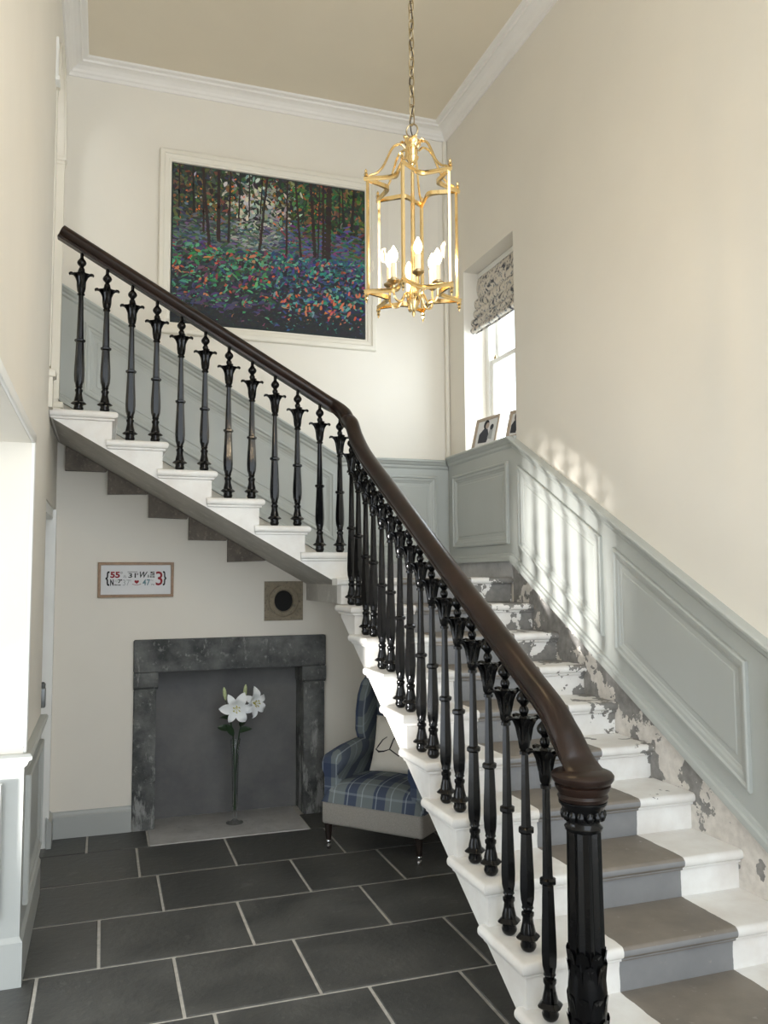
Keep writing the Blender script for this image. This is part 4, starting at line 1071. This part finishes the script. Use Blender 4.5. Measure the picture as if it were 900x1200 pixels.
c.tube([onp(-0.145, 0.13), onp(-0.13, 0.15), onp(-0.10, 0.19), onp(-0.07, 0.21)], [0.002, 0.004, 0.003, 0.002], 5)
c.tube([onp(-0.15, 0.13), onp(-0.12, 0.115), onp(-0.08, 0.12), onp(-0.04, 0.135)], [0.003, 0.006, 0.004, 0.002], 5)
c.tube([onp(-0.04, 0.135), onp(-0.02, 0.20), onp(0.02, 0.24), onp(0.06, 0.22), onp(0.08, 0.15), onp(0.03, 0.10), onp(-0.04, 0.135)], 0.004, 5)
b_ = c.build('bird_print', 'black', co_, world=False)

# ------------------------------------------------------------------ framed photographs on the sill
def photo(loc, rz, w, h, label, both=True):
    t = thing('photo_frame', label, 'photo frame', loc, rz)
    lean = math.radians(-14)
    def mpq(a, o, z): return (a, -o*math.cos(lean)-z*math.sin(lean), z*math.cos(lean)-o*math.sin(lean)*-1)
    c = MB(); ring(c, [(-w/2, 0), (w/2, 0), (w/2, h), (-w/2, h)], [(0, 0.0), (0, 0.014), (0.003, 0.016), (0.022, 0.013), (0.024, 0.006), (0.026, 0.004)], mpq)
    c.add([mpq(-w/2, 0, 0), mpq(w/2, 0, 0), mpq(w/2, 0, h), mpq(-w/2, 0, h)], [(0, 1, 2, 3)]); c.build('frame', 'greyoak', t, world=False)
    c = MB(); c.add([mpq(a, 0.005, z) for a, z in ((-w/2+0.02, 0.02), (w/2-0.02, 0.02), (w/2-0.02, h-0.02), (-w/2+0.02, h-0.02))], [(0, 1, 2, 3)]); ph = c.build('photograph', 'mount', t, world=False)
    def blob(name, mat, pts, o=0.006):
        c = MB(); c.add([mpq(a*w/0.15, o, z*h/0.165) for a, z in pts], [tuple(range(len(pts)))]); c.build(name, mat, ph, world=False)
    ell = lambda cx, cz, rx, rz_: [(cx+rx*math.cos(2*PI*i/14), cz+rz_*math.sin(2*PI*i/14)) for i in range(14)]
    blob('dark_coat', 'teal' if not both else 'darkcoat', [(-0.045, 0.035), (0.01, 0.03), (0.02, 0.06), (0.005, 0.10), (-0.02, 0.105), (-0.045, 0.08)])
    blob('hair', 'black', ell(-0.008, 0.125, 0.017, 0.024), 0.0062); blob('face', 'skin', ell(0.0, 0.118, 0.011, 0.016), 0.0065)
    blob('child', 'greyp', [(0.012, 0.05), (0.04, 0.04), (0.04, 0.09), (0.02, 0.10)], 0.0062); blob('child_hair', 'darkcoat', ell(0.03, 0.105, 0.011, 0.015), 0.0064)
    c = MB(); c.add([mpq(0, -0.001, h*0.7), mpq(-0.03, -0.001, h*0.7), (-0.03, 0.085, 0.0), (0.0, 0.085, 0.0)], [(0, 1, 2, 3)]); c.add([mpq(0, -0.003, h*0.7), mpq(-0.03, -0.003, h*0.7), (-0.03, 0.088, 0.0), (0.0, 0.088, 0.0)], [(0, 1, 2, 3)]); c.build('strut', 'oak', t, world=False)
M['greyoak'] = simple('weathered_oak', srgb(172, 156, 138), 0.6, var=0.12, scale=40)
M['darkcoat'] = simple('dark_grey_print', srgb(52, 54, 62), 0.8, var=0.0)
M['skin'] = simple('grey_skin_print', srgb(176, 160, 150), 0.8, var=0.0)
photo((2.46, 5.07, 2.4725), math.radians(-82), 0.29, 0.235, 'pale oak photo frame with a figure in a dark coat on the sill')
photo((2.46, 4.63, 2.4725), math.radians(-80), 0.16, 0.20, 'smaller oak photo frame on the sill hidden behind the wall edge')
